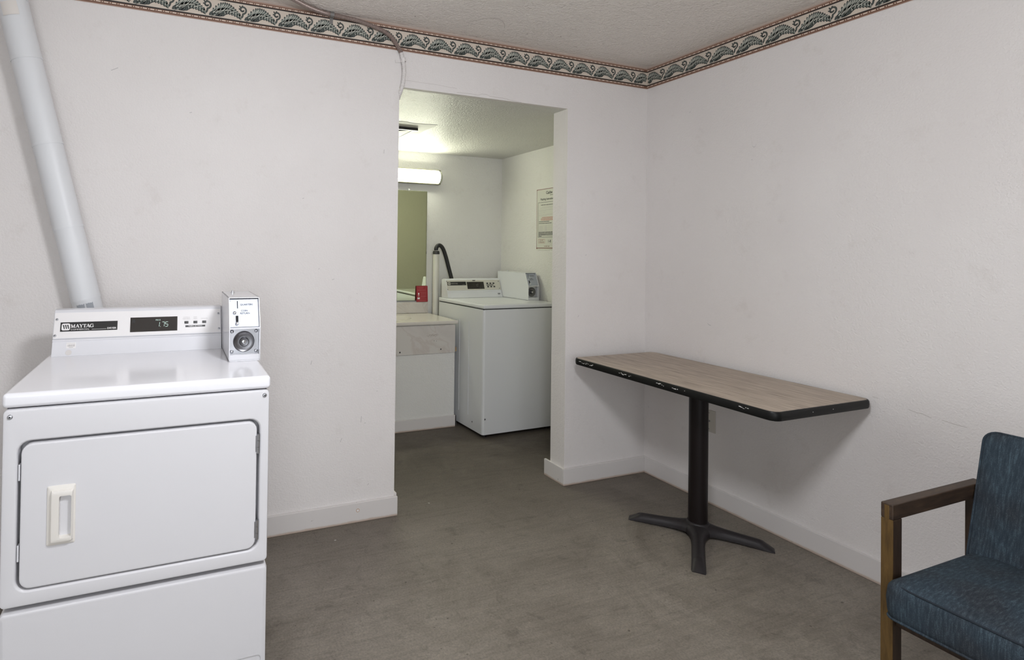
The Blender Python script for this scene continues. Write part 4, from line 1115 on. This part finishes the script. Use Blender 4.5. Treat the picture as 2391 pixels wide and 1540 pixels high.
for ya in (yl, yr_ - .029):
    for x0_, x1_, nm in ((-.812, -.769, 'front'), (-.388, -.346, 'rear')):
        b = MB()
        if nm == 'front':
            b.box(x0_ + .002, x1_, ya, ya + .029, 0, .589, WOOD, .003, M=HM)
            b.box(x0_, x0_ + .004, ya + .0005, ya + .0285, 0, .589, GOLD, .0015, M=HM)   # front face, its lit tone put into the colour
        else: b.box(x0_, x1_, ya, ya + .029, 0, .590, WOOD, .003, M=HM)
        b.build('leg', ch)
    b = MB(); b.box(-.812, -.342, ya, ya + .029, .5885, .631, ARMW, .003, 3, M=HM)
    b.box(-.8126, -.8105, ya + .009, ya + .020, .5885, .6265, GOLD, .0003, M=HM); b.build('armrest', ch)
    b = MB(); b.box(-.770, -.387, ya + .004, ya + .025, .30, .340, WOOD, .003, M=HM); b.build('side_rail', ch)
b = MB(); b.box(-.388, -.368, yr_, yl, .30, .345, WOOD, .003, M=HM); b.build('back_rail', ch)
b = MB(); b.box(-.800, -.780, yr_, yl, .30, .343, WOOD, .003, M=HM); b.build('front_rail', ch)
# seat cushion: boxed, crowned top, piping
def cushion(name, x0_, x1_, y0_, y1_, z0_, z1_, crown, parent):
    b = MB(); loops = []
    r = .026
    def ring(ins, z): return [Vector((p.x, p.z, z)) for p in rrect(x0_ + ins, x1_ - ins, y0_ + ins, y1_ - ins, max(r - ins * .5, .006), 0, 5)]
    loops = [ring(.012, z0_), ring(.003, z0_ + .004), ring(0, z0_ + .02), ring(-.002, (z0_ + z1_) / 2)]
    rt = .030                                             # soft rolled top edge
    for i in range(7):
        a = pi / 2 * i / 6; loops.append(ring(rt * (1 - cos(a)) * .8, z1_ - rt + rt * sin(a)))
    for i in range(1, 9):
        t = i / 8; ins = rt * .8 + t * (min(x1_ - x0_, y1_ - y0_) / 2 - rt - .012); loops.append(ring(ins, z1_ + crown * sin(t * pi / 2)))
    b.loft(loops, FABRIC, True, True, HM); o = b.build(name, parent, 60)
    c = ring(.002, z0_ + .003); c += [c[0], c[1]]
    p = MB(); p.tube(c, .0034, FABRIC, 8, False, HM); p.build('piping', o)
    # welt along the front edge of the top panel, self-shadow in its colour
    c = [Vector((x0_ + .0055 + .016 * (abs(k - 12) / 12) ** 12, y0_ + .012 + (y1_ - y0_ - .024) * k / 24, z1_ - .009)) for k in range(25)]
    p = MB(); p.tube(c, .0027, plain('shaded_welt', (0.010, 0.016, 0.024), .9), 8, True, HM); p.build('piping', o)
    return o
cushion('seat', -.862, -.400, yr_ + .002, yl - .002, .344, .446, .022, ch)
# backrest leaning on the rear posts
lean = math.atan(.27)
BM = HM @ Matrix.Translation((-.441, 0, .430)) @ Matrix.Rotation(lean, 4, 'Y')
b = MB(); loops = []
def bring(ins, x, r=.034): return [Vector((x, p.x, p.z)) for p in rrect(yr_ + .003 + ins, yl - .003 - ins, -.03 + ins, .372 - ins, max(r - ins * .6, .008), 0, 6)]
loops = [bring(.012, .052), bring(.003, .048), bring(0, .038), bring(-.001, .015), bring(0, -.010), bring(.004, -.016), bring(.010, -.020)]
for i in range(1, 6):
    t = i / 5; loops.append(bring(.010 + t * .17, -.020 - .012 * sin(t * pi / 2)))
b.loft(loops, FABRIC, True, True, BM); bk = b.build('backrest', ch, 60)
c = bring(.002, -.015); c += [c[0], c[1]]
b = MB(); b.tube(c, .0030, FABRIC, 8, False, BM); b.build('piping', bk)
